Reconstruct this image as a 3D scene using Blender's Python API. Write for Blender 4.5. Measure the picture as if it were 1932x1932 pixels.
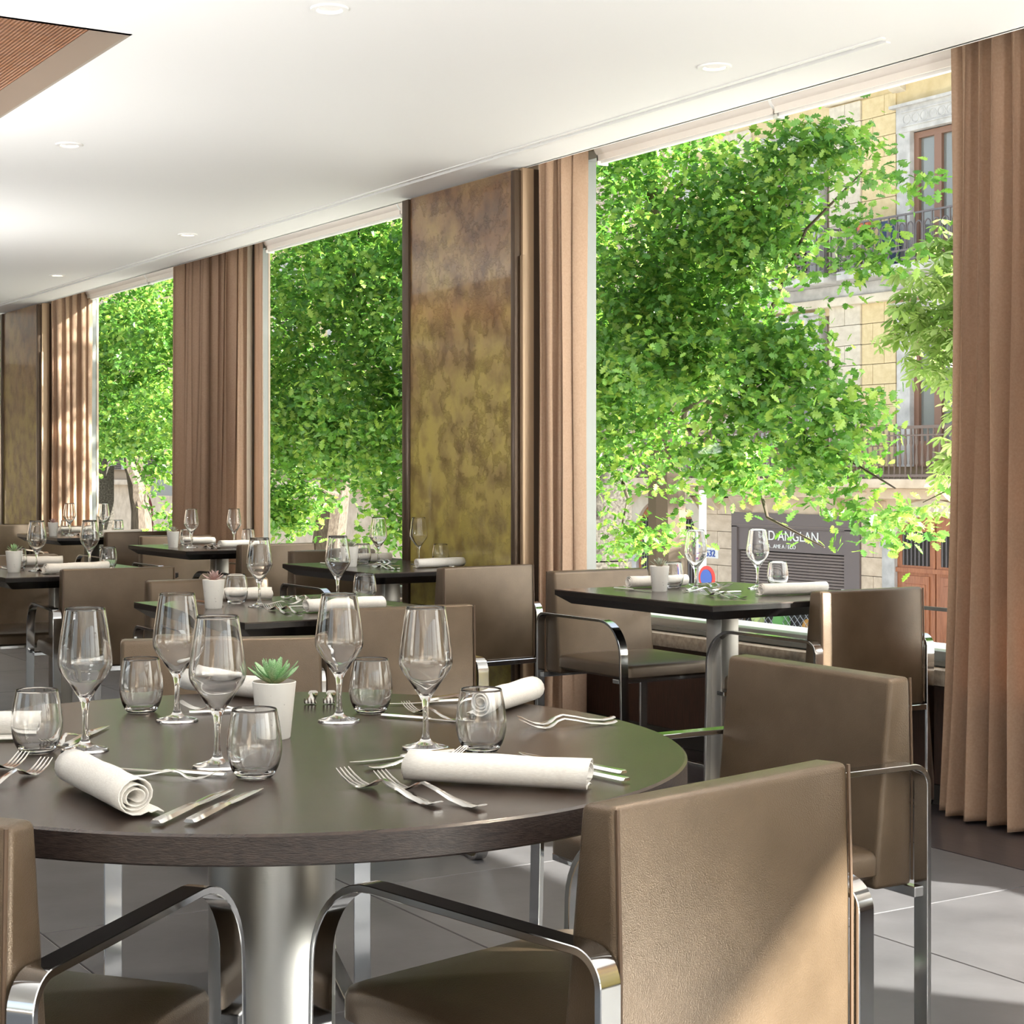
import bpy, bmesh, math, random
import numpy as np
from mathutils import Vector, Matrix

random.seed(7)
rng = np.random.default_rng(7)
PI = math.pi
S = bpy.context.scene
C = S.collection
for o in list(bpy.data.objects):
    bpy.data.objects.remove(o)

# ------------------------------------------------------------------ camera
cd = bpy.data.cameras.new('camera')
cam = bpy.data.objects.new('camera', cd)
C.objects.link(cam)
cd.sensor_width = 36.0
cd.lens = 36.0 * 3140.0 / 1932.0
cd.shift_x = (966.0 - 770.0) / 1932.0
cd.shift_y = -(966.0 - 891.0) / 1932.0
cd.clip_start = 0.05
cd.clip_end = 400
cam.location = (0, 0, 1.19)
cam.rotation_euler = (PI / 2, 0, -math.radians(30.15))
S.camera = cam

# ------------------------------------------------------------------ sky, sun, exposure
w = bpy.data.worlds.new('sky')
S.world = w
w.use_nodes = True
nt = w.node_tree
nt.nodes.clear()
wo = nt.nodes.new('ShaderNodeOutputWorld')
bg = nt.nodes.new('ShaderNodeBackground')
sky = nt.nodes.new('ShaderNodeTexSky')
sky.sky_type = 'NISHITA'
sky.sun_disc = False
sky.sun_elevation = math.radians(38)
sky.sun_rotation = math.radians(140)
sky.air_density = 1.0
sky.dust_density = 3.0
sky.ozone_density = 1.0
hs = nt.nodes.new('ShaderNodeHueSaturation')
hs.inputs['Saturation'].default_value = 0.45
nt.links.new(sky.outputs[0], hs.inputs['Color'])
nt.links.new(hs.outputs[0], bg.inputs[0])
bg.inputs[1].default_value = 0.38
nt.links.new(bg.outputs[0], wo.inputs[0])

SUN_DIR = Vector((1.0, -1.3, 0.66)).normalized()
sl = bpy.data.lights.new('sun', 'SUN')
sl.energy = 30.0
sl.color = (1.0, 0.95, 0.87)
sl.angle = math.radians(0.9)
sun = bpy.data.objects.new('sun', sl)
C.objects.link(sun)
sun.location = (30, -30, 30)
sun.rotation_euler = SUN_DIR.to_track_quat('Z', 'Y').to_euler()

S.view_settings.view_transform = 'Standard'
S.view_settings.look = 'None'
S.view_settings.gamma = 1.0
S.view_settings.use_curve_mapping = False
S.view_settings.exposure = 0.40
S.cycles.max_bounces = 14
S.cycles.diffuse_bounces = 6
S.cycles.glossy_bounces = 6
S.cycles.transmission_bounces = 12
S.cycles.transparent_max_bounces = 24
S.cycles.sample_clamp_indirect = 6.0
S.cycles.caustics_reflective = False
S.cycles.caustics_refractive = True
S.cycles.blur_glossy = 0.5

# ------------------------------------------------------------------ materials
def mat(name, col=(0.8, 0.8, 0.8), rough=0.5, metal=0.0, spec=0.5, **kw):
    m = bpy.data.materials.new(name)
    m.use_nodes = True
    b = m.node_tree.nodes['Principled BSDF']
    b.inputs['Base Color'].default_value = (*col, 1)
    b.inputs['Roughness'].default_value = rough
    b.inputs['Metallic'].default_value = metal
    b.inputs['Specular IOR Level'].default_value = spec
    for k, v in kw.items():
        b.inputs[k.replace('_', ' ')].default_value = v
    return m

def nd(m, typ, **kw):
    n = m.node_tree.nodes.new(typ)
    for k, v in kw.items():
        if k.startswith('i_'):
            n.inputs[k[2:].replace('_', ' ')].default_value = v
        else:
            setattr(n, k, v)
    return n

def lk(m, a, b):
    m.node_tree.links.new(a, b)

def bsdf(m):
    return m.node_tree.nodes['Principled BSDF']

def noise_col(m, c1, c2, scale, detail=4, lo=0.35, hi=0.65, stretch=(1, 1, 1), rough=0.55, coord='Object'):
    tc = nd(m, 'ShaderNodeTexCoord')
    mp = nd(m, 'ShaderNodeMapping')
    mp.inputs['Scale'].default_value = stretch
    n = nd(m, 'ShaderNodeTexNoise')
    n.inputs['Scale'].default_value = scale
    n.inputs['Detail'].default_value = detail
    n.inputs['Roughness'].default_value = rough
    r = nd(m, 'ShaderNodeValToRGB')
    r.color_ramp.elements[0].position = lo
    r.color_ramp.elements[1].position = hi
    r.color_ramp.elements[0].color = (*c1, 1)
    r.color_ramp.elements[1].color = (*c2, 1)
    lk(m, tc.outputs[coord], mp.inputs[0])
    lk(m, mp.outputs[0], n.inputs['Vector'])
    lk(m, n.outputs['Fac'], r.inputs[0])
    lk(m, r.outputs[0], bsdf(m).inputs['Base Color'])
    return n, r, mp

def bump(m, scale, strength, dist=0.002, typ='noise', stretch=(1, 1, 1), detail=3):
    tc = nd(m, 'ShaderNodeTexCoord')
    mp = nd(m, 'ShaderNodeMapping')
    mp.inputs['Scale'].default_value = stretch
    lk(m, tc.outputs['Object'], mp.inputs[0])
    if typ == 'voronoi':
        n = nd(m, 'ShaderNodeTexVoronoi')
        n.inputs['Scale'].default_value = scale
        out = n.outputs['Distance']
    else:
        n = nd(m, 'ShaderNodeTexNoise')
        n.inputs['Scale'].default_value = scale
        n.inputs['Detail'].default_value = detail
        out = n.outputs['Fac']
    lk(m, mp.outputs[0], n.inputs['Vector'])
    b = nd(m, 'ShaderNodeBump')
    b.inputs['Strength'].default_value = strength
    b.inputs['Distance'].default_value = dist
    lk(m, out, b.inputs['Height'])
    lk(m, b.outputs[0], bsdf(m).inputs['Normal'])
    return b

M = {}
M['leather'] = mat('bronze_leather', (0.1, 0.065, 0.04), 0.35, 0.35, 0.55)
noise_col(M['leather'], (0.082, 0.055, 0.032), (0.122, 0.084, 0.052), 7, 5, 0.3, 0.7)
bump(M['leather'], 560, 0.28, 0.0010, 'voronoi')
M['leather_seam'] = mat('leather_seam', (0.10, 0.06, 0.035), 0.5)
M['chrome'] = mat('polished_steel', (0.62, 0.63, 0.64), 0.10, 1.0)
M['cutlery'] = mat('cutlery_steel', (0.78, 0.76, 0.73), 0.14, 1.0)
M['steel'] = mat('brushed_steel', (0.55, 0.55, 0.53), 0.30, 1.0)
M['steel'].node_tree.nodes['Principled BSDF'].inputs['Anisotropic'].default_value = 0.6
bump(M['steel'], 60, 0.12, 0.0006, 'noise', (1, 1, 40))
M['post'] = mat('satin_steel_post', (0.42, 0.40, 0.37), 0.38, 1.0)
bump(M['post'], 90, 0.1, 0.0005, 'noise', (8, 8, 0.4))
M['wenge'] = mat('wenge_wood', (0.03, 0.02, 0.016), 0.25, 0, 0.48)
noise_col(M['wenge'], (0.017, 0.010, 0.0075), (0.048, 0.029, 0.021), 26, 6, 0.3, 0.72, (0.35, 5, 1))
bump(M['wenge'], 130, 0.16, 0.0012, 'noise', (0.35, 5, 1))
M['wenge_edge'] = mat('wenge_edge', (0.03, 0.02, 0.016), 0.45, 0, 0.5)
noise_col(M['wenge_edge'], (0.010, 0.006, 0.005), (0.042, 0.027, 0.023), 30, 6, 0.35, 0.75, (2, 2, 10))
bump(M['wenge_edge'], 60, 0.4, 0.002, 'noise', (2, 2, 12))
M['table_top'] = mat('dark_laminate', (0.055, 0.042, 0.036), 0.22, 0, 0.65)
noise_col(M['table_top'], (0.045, 0.034, 0.029), (0.07, 0.054, 0.046), 30, 4, 0.3, 0.7, (0.4, 5, 1))
M['table_edge'] = mat('black_edge', (0.012, 0.010, 0.010), 0.25, 0, 0.5)
M['ceil'] = mat('ceiling_paint', (0.86, 0.86, 0.85), 0.6)
M['white'] = mat('white_metal', (0.85, 0.85, 0.84), 0.35)
M['gap'] = mat('slot_dark', (0.035, 0.03, 0.022), 0.8)
M['blind'] = mat('blind_fabric', (0.78, 0.72, 0.67), 0.75)
M['fascia'] = mat('taupe_paint', (0.34, 0.29, 0.235), 0.55)
M['wallp'] = mat('beige_paint', (0.50, 0.41, 0.32), 0.7)
M['tan'] = mat('tan_metal', (0.40, 0.28, 0.18), 0.35, 0.35)
M['bronze_edge'] = mat('bronze_edge', (0.085, 0.055, 0.035), 0.35, 0.4)
M['panelwood'] = mat('dark_wood_panel', (0.05, 0.022, 0.014), 0.45)
noise_col(M['panelwood'], (0.035, 0.016, 0.010), (0.075, 0.035, 0.022), 30, 4, 0.3, 0.7, (6, 6, 0.4))
M['stone_sill'] = mat('sill_stone', (0.42, 0.36, 0.29), 0.6)
noise_col(M['stone_sill'], (0.32, 0.26, 0.20), (0.5, 0.44, 0.36), 40, 5)
M['alu'] = mat('window_aluminium', (0.36, 0.38, 0.38), 0.35, 0.7)
M['alu_dark'] = mat('dark_window_profile', (0.07, 0.065, 0.06), 0.5)
M['alu_light'] = mat('pale_window_profile', (0.22, 0.23, 0.225), 0.35, 0.5)
M['porcelain'] = mat('pot_ceramic', (0.78, 0.77, 0.74), 0.55)
noise_col(M['porcelain'], (0.46, 0.44, 0.42), (0.80, 0.79, 0.76), 90, 2, 0.26, 0.34)
M['soil'] = mat('clay_soil', (0.30, 0.10, 0.045), 0.9)
M['succ_green'] = mat('succulent_green', (0.22, 0.42, 0.17), 0.45)
noise_col(M['succ_green'], (0.16, 0.36, 0.14), (0.42, 0.60, 0.36), 25, 2)
M['succ_grey'] = mat('succulent_grey_green', (0.33, 0.40, 0.33), 0.5)
noise_col(M['succ_grey'], (0.26, 0.36, 0.26), (0.50, 0.50, 0.42), 30, 2)
M['succ_pink'] = mat('succulent_mauve', (0.40, 0.25, 0.24), 0.5)
noise_col(M['succ_pink'], (0.32, 0.2, 0.2), (0.62, 0.48, 0.46), 30, 2)
M['linen'] = mat('linen', (0.80, 0.78, 0.74), 0.85)
noise_col(M['linen'], (0.72, 0.69, 0.65), (0.86, 0.84, 0.80), 160, 3, 0.3, 0.7, (1, 6, 6))
bump(M['linen'], 500, 0.25, 0.0006, 'noise', (1, 4, 4))
M['near_black'] = mat('dark_interior', (0.03, 0.025, 0.022), 0.8)  # near-black: unlit openings painted dark; baseboard and roof use it too

# glass: thick drinking glass and thin panes
M['glass'] = mat('drinking_glass', (1.0, 1.0, 1.0), 0.0, 0, 0.5)
bsdf(M['glass']).inputs['Transmission Weight'].default_value = 1.0
bsdf(M['glass']).inputs['IOR'].default_value = 1.47

def pane_mat(name, tint=(0.97, 0.985, 0.975), refl=1.0):
    m = bpy.data.materials.new(name)
    m.use_nodes = True
    m.node_tree.nodes.clear()
    out = nd(m, 'ShaderNodeOutputMaterial')
    mix = nd(m, 'ShaderNodeMixShader')
    tr = nd(m, 'ShaderNodeBsdfTransparent')
    tr.inputs[0].default_value = (*tint, 1)
    gl = nd(m, 'ShaderNodeBsdfGlossy')
    gl.inputs['Roughness'].default_value = 0.0
    mix.inputs[0].default_value = refl
    lk(m, tr.outputs[0], mix.inputs[1])
    lk(m, gl.outputs[0], mix.inputs[2])
    lk(m, mix.outputs[0], out.inputs[0])
    return m
M['pane'] = pane_mat('window_glass', refl=0.0012)

def cloth_mat(name, c1, c2, trans=0.35):
    m = bpy.data.materials.new(name)
    m.use_nodes = True
    m.node_tree.nodes.clear()
    out = nd(m, 'ShaderNodeOutputMaterial')
    mix = nd(m, 'ShaderNodeMixShader')
    mix.inputs[0].default_value = trans
    d = nd(m, 'ShaderNodeBsdfDiffuse')
    t = nd(m, 'ShaderNodeBsdfTranslucent')
    s = nd(m, 'ShaderNodeBsdfGlossy')
    s.inputs['Roughness'].default_value = 0.45
    s.inputs[0].default_value = (*c2, 1)
    tc = nd(m, 'ShaderNodeTexCoord')
    n = nd(m, 'ShaderNodeTexNoise')
    n.inputs['Scale'].default_value = 120
    r = nd(m, 'ShaderNodeValToRGB')
    r.color_ramp.elements[0].color = (*c1, 1)
    r.color_ramp.elements[1].color = (*c2, 1)
    lk(m, tc.outputs['Object'], n.inputs['Vector'])
    lk(m, n.outputs['Fac'], r.inputs[0])
    lk(m, r.outputs[0], d.inputs[0])
    lk(m, r.outputs[0], t.inputs[0])
    m2 = nd(m, 'ShaderNodeMixShader')
    m2.inputs[0].default_value = 0.06
    lk(m, d.outputs[0], mix.inputs[1])
    lk(m, t.outputs[0], mix.inputs[2])
    lk(m, mix.outputs[0], m2.inputs[1])
    lk(m, s.outputs[0], m2.inputs[2])
    lk(m, m2.outputs[0], out.inputs[0])
    return m
M['curtain'] = cloth_mat('curtain_taupe', (0.42, 0.285, 0.20), (0.56, 0.40, 0.295), 0.30)
M['sheer'] = cloth_mat('curtain_light_edge', (0.60, 0.45, 0.35), (0.72, 0.56, 0.45), 0.55)
M['sunblock'] = cloth_mat('sun_block_fabric', (0.70, 0.66, 0.60), (0.78, 0.74, 0.68), 0.08)

def leaf_mat(name, c1, c2, c3, trans=0.40):
    m = bpy.data.materials.new(name)
    m.use_nodes = True
    m.node_tree.nodes.clear()
    out = nd(m, 'ShaderNodeOutputMaterial')
    at = nd(m, 'ShaderNodeAttribute', attribute_name='tint')
    oi = nd(m, 'ShaderNodeObjectInfo')
    ad = nd(m, 'ShaderNodeMath', operation='ADD')
    fr = nd(m, 'ShaderNodeMath', operation='FRACT')
    lk(m, at.outputs['Fac'], ad.inputs[0])
    lk(m, oi.outputs['Random'], ad.inputs[1])
    lk(m, ad.outputs[0], fr.inputs[0])
    r = nd(m, 'ShaderNodeValToRGB')
    r.color_ramp.elements[0].color = (*c1, 1)
    r.color_ramp.elements[1].color = (*c3, 1)
    e = r.color_ramp.elements.new(0.55)
    e.color = (*c2, 1)
    lk(m, fr.outputs[0], r.inputs[0])
    d = nd(m, 'ShaderNodeBsdfDiffuse')
    t = nd(m, 'ShaderNodeBsdfTranslucent')
    g = nd(m, 'ShaderNodeBsdfGlossy')
    g.inputs['Roughness'].default_value = 0.4
    g.inputs[0].default_value = (0.5, 0.55, 0.5, 1)
    lk(m, r.outputs[0], d.inputs[0])
    lk(m, r.outputs[0], t.inputs[0])
    mx = nd(m, 'ShaderNodeMixShader')
    mx.inputs[0].default_value = trans
    lk(m, d.outputs[0], mx.inputs[1])
    lk(m, t.outputs[0], mx.inputs[2])
    m2 = nd(m, 'ShaderNodeMixShader')
    m2.inputs[0].default_value = 0.07
    lk(m, mx.outputs[0], m2.inputs[1])
    lk(m, g.outputs[0], m2.inputs[2])
    lk(m, m2.outputs[0], out.inputs[0])
    return m
M['oak'] = leaf_mat('oak_leaf', (0.060, 0.18, 0.025), (0.14, 0.33, 0.04), (0.31, 0.46, 0.07))
M['chestnut'] = leaf_mat('chestnut_leaf', (0.22, 0.36, 0.07), (0.36, 0.50, 0.14), (0.52, 0.62, 0.26))
M['bark'] = mat('dark_bark', (0.075, 0.055, 0.04), 0.9)
M['pale_bark'] = mat('pale_bark', (0.50, 0.42, 0.34), 0.95, 0, 0.05)
noise_col(M['pale_bark'], (0.055, 0.043, 0.034), (0.12, 0.10, 0.082), 12, 5, 0.3, 0.7, (4, 4, 0.6))

# bronze patina panel behind glass
m = mat('bronze_patina', (0.2, 0.12, 0.05), 0.45, 0.15, 0.5, Coat_Weight=0.9, Coat_Roughness=0.02)
tc = nd(m, 'ShaderNodeTexCoord')
n1 = nd(m, 'ShaderNodeTexNoise'); n1.inputs['Scale'].default_value = 2.2; n1.inputs['Detail'].default_value = 8; n1.inputs['Roughness'].default_value = 0.62
n2 = nd(m, 'ShaderNodeTexNoise'); n2.inputs['Scale'].default_value = 9; n2.inputs['Detail'].default_value = 6
sp = nd(m, 'ShaderNodeSeparateXYZ')
mr = nd(m, 'ShaderNodeMapRange')
mr.inputs['From Min'].default_value = 0.6; mr.inputs['From Max'].default_value = 2.5
mr.inputs['To Min'].default_value = 0.46; mr.inputs['To Max'].default_value = -0.12
ad = nd(m, 'ShaderNodeMath', operation='ADD')
r1 = nd(m, 'ShaderNodeValToRGB')
cr = r1.color_ramp
cr.elements[0].position = 0.22; cr.elements[0].color = (0.13, 0.078, 0.048, 1)
cr.elements[1].position = 0.92; cr.elements[1].color = (0.52, 0.42, 0.09, 1)
for p, c in ((0.38, (0.22, 0.115, 0.05, 1)), (0.52, (0.33, 0.21, 0.085, 1)), (0.72, (0.42, 0.32, 0.09, 1))):
    e = cr.elements.new(p); e.color = c
mixc = nd(m, 'ShaderNodeMixRGB', blend_type='MULTIPLY'); mixc.inputs[0].default_value = 0.7
r2 = nd(m, 'ShaderNodeValToRGB')
r2.color_ramp.elements[0].position = 0.34; r2.color_ramp.elements[0].color = (0.42, 0.34, 0.28, 1)
r2.color_ramp.elements[1].position = 0.55; r2.color_ramp.elements[1].color = (1, 1, 1, 1)
vo = nd(m, 'ShaderNodeTexNoise'); vo.inputs['Scale'].default_value = 3.2; vo.inputs['Detail'].default_value = 12; vo.inputs['Roughness'].default_value = 0.7
rd = nd(m, 'ShaderNodeMath', operation='SUBTRACT'); rd.inputs[1].default_value = 0.5
ab = nd(m, 'ShaderNodeMath', operation='ABSOLUTE')
rp = nd(m, 'ShaderNodeMapRange'); rp.inputs['From Max'].default_value = 0.03
bp = nd(m, 'ShaderNodeBump'); bp.inputs['Strength'].default_value = 0.5; bp.inputs['Distance'].default_value = 0.012
bp2 = nd(m, 'ShaderNodeBump'); bp2.inputs['Strength'].default_value = 0.5; bp2.inputs['Distance'].default_value = 0.006
lk(m, tc.outputs['Object'], n1.inputs['Vector']); lk(m, tc.outputs['Object'], n2.inputs['Vector'])
lk(m, tc.outputs['Object'], sp.inputs[0]); lk(m, sp.outputs['Z'], mr.inputs['Value'])
lk(m, n1.outputs['Fac'], ad.inputs[0]); lk(m, mr.outputs[0], ad.inputs[1]); lk(m, ad.outputs[0], r1.inputs[0])
lk(m, n2.outputs['Fac'], r2.inputs[0]); lk(m, r1.outputs[0], mixc.inputs[1]); lk(m, r2.outputs[0], mixc.inputs[2])
lk(m, mixc.outputs[0], bsdf(m).inputs['Base Color'])
lk(m, tc.outputs['Object'], vo.inputs['Vector']); lk(m, vo.outputs['Fac'], rd.inputs[0]); lk(m, rd.outputs[0], ab.inputs[0]); lk(m, ab.outputs[0], rp.inputs['Value'])
lk(m, rp.outputs[0], bp.inputs['Height']); lk(m, n2.outputs['Fac'], bp2.inputs['Height']); lk(m, bp.outputs[0], bp2.inputs['Normal'])
lk(m, bp2.outputs[0], bsdf(m).inputs['Normal'])
M['patina'] = m

# floor tile: slate with cloudy marks, each tile a little different
m = mat('slate_tile', (0.2, 0.19, 0.19), 0.42, 0, 0.32)
n, r, mp = noise_col(m, (0.062, 0.061, 0.065), (0.108, 0.106, 0.112), 3.0, 7, 0.3, 0.72)
oi = nd(m, 'ShaderNodeObjectInfo')
va = nd(m, 'ShaderNodeVectorMath', operation='ADD')
cmb = nd(m, 'ShaderNodeCombineXYZ')
mm = nd(m, 'ShaderNodeMath', operation='MULTIPLY'); mm.inputs[1].default_value = 37.0
lk(m, oi.outputs['Random'], mm.inputs[0]); lk(m, mm.outputs[0], cmb.inputs[0]); lk(m, mm.outputs[0], cmb.inputs[1])
lk(m, cmb.outputs[0], mp.inputs['Location'])
bump(m, 30, 0.12, 0.002)
M['tile'] = m
M['grout'] = mat('grout', (0.45, 0.44, 0.43), 0.8)
M['darkfloor'] = mat('dark_floor_plank', (0.035, 0.03, 0.035), 0.28, 0, 0.5)
noise_col(M['darkfloor'], (0.025, 0.021, 0.024), (0.055, 0.047, 0.05), 18, 4, 0.3, 0.7, (5, 0.5, 1))
# ribbed walnut of the ceiling recess
m = mat('ribbed_walnut', (0.25, 0.10, 0.035), 0.42)
noise_col(m, (0.17, 0.06, 0.018), (0.34, 0.14, 0.05), 14, 5, 0.3, 0.7, (0.4, 8, 1))
tc = nd(m, 'ShaderNodeTexCoord'); wv = nd(m, 'ShaderNodeTexWave', bands_direction='X'); wv.inputs['Scale'].default_value = 22
bp = nd(m, 'ShaderNodeBump'); bp.inputs['Strength'].default_value = 0.8; bp.inputs['Distance'].default_value = 0.006
lk(m, tc.outputs['Object'], wv.inputs['Vector']); lk(m, wv.outputs['Fac'], bp.inputs['Height']); lk(m, bp.outputs[0], bsdf(m).inputs['Normal'])
M['ribwood'] = m
# outdoors
M['yellow'] = mat('ochre_render', (0.80, 0.64, 0.36), 0.85)
noise_col(M['yellow'], (0.58, 0.46, 0.26), (0.69, 0.57, 0.35), 3, 5)
M['cream'] = mat('cream_render', (0.82, 0.74, 0.60), 0.85)
noise_col(M['cream'], (0.54, 0.48, 0.39), (0.66, 0.60, 0.50), 3, 5)
M['beige_stone'] = mat('beige_stone', (0.62, 0.50, 0.38), 0.85)
noise_col(M['beige_stone'], (0.54, 0.43, 0.32), (0.70, 0.58, 0.45), 2.5, 6)
M['joint'] = mat('joint_mortar', (0.42, 0.33, 0.24), 0.9)
M['grey_stone'] = mat('grey_stone', (0.70, 0.68, 0.66), 0.8)
noise_col(M['grey_stone'], (0.40, 0.39, 0.385), (0.56, 0.55, 0.54), 4, 6)
M['brown_frame'] = mat('brown_door_frame', (0.23, 0.125, 0.085), 0.5)
M['red_wood'] = mat('red_brown_door', (0.36, 0.13, 0.06), 0.5)
noise_col(M['red_wood'], (0.28, 0.10, 0.045), (0.44, 0.17, 0.08), 8, 4, 0.3, 0.7, (4, 4, 0.4))
M['iron'] = mat('wrought_iron', (0.14, 0.125, 0.13), 0.5, 0.3)
M['brown_iron'] = mat('brown_iron', (0.17, 0.125, 0.105), 0.6)
M['sign_grey'] = mat('shop_sign_grey', (0.16, 0.13, 0.125), 0.6)
M['shutter'] = mat('roller_shutter', (0.20, 0.16, 0.145), 0.55, 0.2)
M['letter'] = mat('white_lettering', (0.85, 0.85, 0.84), 0.6)
M['win_glass'] = mat('far_window_glass', (0.18, 0.19, 0.18), 0.06, 0, 0.9)
M['granite'] = mat('speckled_granite', (0.5, 0.46, 0.4), 0.95, 0, 0.05)
noise_col(M['granite'], (0.03, 0.027, 0.023), (0.085, 0.078, 0.068), 40, 4, 0.35, 0.65)
M['pave'] = mat('pale_paving', (0.62, 0.60, 0.57), 0.8)
noise_col(M['pave'], (0.55, 0.53, 0.50), (0.68, 0.66, 0.62), 1.5, 5)
M['white_paint'] = mat('white_paint', (0.88, 0.87, 0.85), 0.5)
M['terracotta'] = mat('terracotta', (0.50, 0.17, 0.09), 0.8)
M['blue_bag'] = mat('blue_cloth', (0.06, 0.09, 0.17), 0.8)
M['maroon'] = mat('maroon_sign', (0.20, 0.05, 0.05), 0.6)
M['awning'] = mat('grey_awning', (0.28, 0.27, 0.25), 0.8)
M['sign_red'] = mat('sign_red', (0.65, 0.05, 0.04), 0.5)
M['sign_blue'] = mat('sign_blue', (0.05, 0.12, 0.45), 0.5)
M['hedge'] = mat('hedge_green', (0.14, 0.36, 0.10), 0.8)
M['orange'] = mat('orange_plastic', (0.70, 0.35, 0.08), 0.6)
M['lime'] = mat('lime_plastic', (0.55, 0.68, 0.25), 0.6)

def emis(name, col, strength):
    m = mat(name, col, 0.5)
    bsdf(m).inputs['Emission Color'].default_value = (*col, 1)
    bsdf(m).inputs['Emission Strength'].default_value = strength
    return m
M['lamp'] = emis('lamp_glow', (1.0, 0.82, 0.55), 6.0)

# ------------------------------------------------------------------ mesh helpers
class MB:
    def __init__(s):
        s.v = []; s.f = []
    def box(s, x0, x1, y0, y1, z0, z1):
        b = len(s.v)
        s.v += [(x0, y0, z0), (x1, y0, z0), (x1, y1, z0), (x0, y1, z0), (x0, y0, z1), (x1, y0, z1), (x1, y1, z1), (x0, y1, z1)]
        s.f += [tuple(b + i for i in q) for q in ((3, 2, 1, 0), (4, 5, 6, 7), (0, 1, 5, 4), (1, 2, 6, 5), (2, 3, 7, 6), (3, 0, 4, 7))]
        return s
    def tube(s, pts, r, n=8, caps=True):
        pts = [Vector(p) for p in pts]
        rs = r if isinstance(r, (list, tuple)) else [r] * len(pts)
        b = len(s.v)
        up = None
        for i, p in enumerate(pts):
            t = (pts[min(i + 1, len(pts) - 1)] - pts[max(i - 1, 0)]).normalized()
            if up is None:
                up = Vector((0, 0, 1)) if abs(t.z) < 0.9 else Vector((1, 0, 0))
            a = t.cross(up)
            if a.length < 1e-6:
                a = t.cross(Vector((0.3, 1, 0)))
            a.normalize()
            c = a.cross(t).normalized()
            up = c
            for k in range(n):
                g = 2 * PI * k / n
                s.v.append(tuple(p + (a * math.cos(g) + c * math.sin(g)) * rs[i]))
        for i in range(len(pts) - 1):
            for k in range(n):
                k2 = (k + 1) % n
                s.f.append((b + i * n + k, b + i * n + k2, b + (i + 1) * n + k2, b + (i + 1) * n + k))
        if caps:
            s.f.append(tuple(b + k for k in range(n))[::-1])
            e = b + (len(pts) - 1) * n
            s.f.append(tuple(e + k for k in range(n)))
        return s
    def lathe(s, prof, n=48, cx=0, cy=0, close=False):
        b = len(s.v); L = len(prof)
        for (r, z) in prof:
            for k in range(n):
                g = 2 * PI * k / n
                s.v.append((cx + r * math.cos(g), cy + r * math.sin(g), z))
        rng_ = L if close else L - 1
        for i in range(rng_):
            i2 = (i + 1) % L
            for k in range(n):
                k2 = (k + 1) % n
                s.f.append((b + i * n + k, b + i * n + k2, b + i2 * n + k2, b + i2 * n + k))
        return s
    def prism(s, out, axis, a0, a1):
        """outline of 2-D points extruded along an axis (0,1,2)"""
        b = len(s.v); n = len(out)
        def put(p, a):
            if axis == 0: return (a, p[0], p[1])
            if axis == 1: return (p[0], a, p[1])
            return (p[0], p[1], a)
        s.v += [put(p, a0) for p in out] + [put(p, a1) for p in out]
        s.f.append(tuple(b + i for i in range(n))[::-1])
        s.f.append(tuple(b + n + i for i in range(n)))
        for i in range(n):
            j = (i + 1) % n
            s.f.append((b + i, b + j, b + n + j, b + n + i))
        return s
    def loft(s, rings, close_ring=True, caps=True):
        b = len(s.v); n = len(rings[0])
        for r in rings: s.v += [tuple(p) for p in r]
        for i in range(len(rings) - 1):
            for k in range(n if close_ring else n - 1):
                k2 = (k + 1) % n
                s.f.append((b + i * n + k, b + i * n + k2, b + (i + 1) * n + k2, b + (i + 1) * n + k))
        if caps and close_ring:
            s.f.append(tuple(b + k for k in range(n))[::-1])
            e = b + (len(rings) - 1) * n
            s.f.append(tuple(e + k for k in range(n)))
        return s
    def mesh(s, name, material, smooth=False, angle=35, bevel=0, seg=2):
        me = bpy.data.meshes.new(name)
        me.from_pydata(s.v, [], s.f)
        bm = bmesh.new(); bm.from_mesh(me)
        bmesh.ops.recalc_face_normals(bm, faces=bm.faces)
        if bevel:
            es = [e for e in bm.edges if len(e.link_faces) == 2 and e.calc_face_angle(0) > 0.5]
            bmesh.ops.bevel(bm, geom=es, offset=bevel, segments=seg, profile=0.5, affect='EDGES', clamp_overlap=True)
        bm.to_mesh(me); bm.free()
        me.materials.append(material)
        if smooth:
            me.shade_smooth()
            me.set_sharp_from_angle(angle=math.radians(angle))
        return me

def link(name, me, parent=None, loc=(0, 0, 0), rz=0.0):
    o = bpy.data.objects.new(name, me)
    C.objects.link(o)
    o.location = loc
    o.rotation_euler = (0, 0, rz)
    if parent is not None:
        o.parent = parent
    return o

def tag(o, label=None, cat=None, group=None, kind=None):
    if label: o['label'] = label
    if cat: o['category'] = cat
    if group: o['group'] = group
    if kind: o['kind'] = kind
    return o

def thing(name, label, cat, loc=(0, 0, 0), rz=0.0, group=None):
    return tag(link(name, None, None, loc, rz), label, cat, group)

def struct(name, me, label=None, parent=None):
    o = link(name, me, parent)
    o['kind'] = 'structure'
    if label: o['label'] = label
    return o

def bx(name, material, x0, x1, y0, y1, z0, z1, parent=None, bevel=0.0, loc=(0, 0, 0)):
    return link(name, MB().box(x0, x1, y0, y1, z0, z1).mesh(name, material, bevel > 0, 35, bevel), parent, loc)

# ------------------------------------------------------------------ ROOM
CZ = 2.567          # ceiling
XG = 4.70           # window glass plane
Y0, Y1, XL = -5.0, 21.0, -5.0

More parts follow.
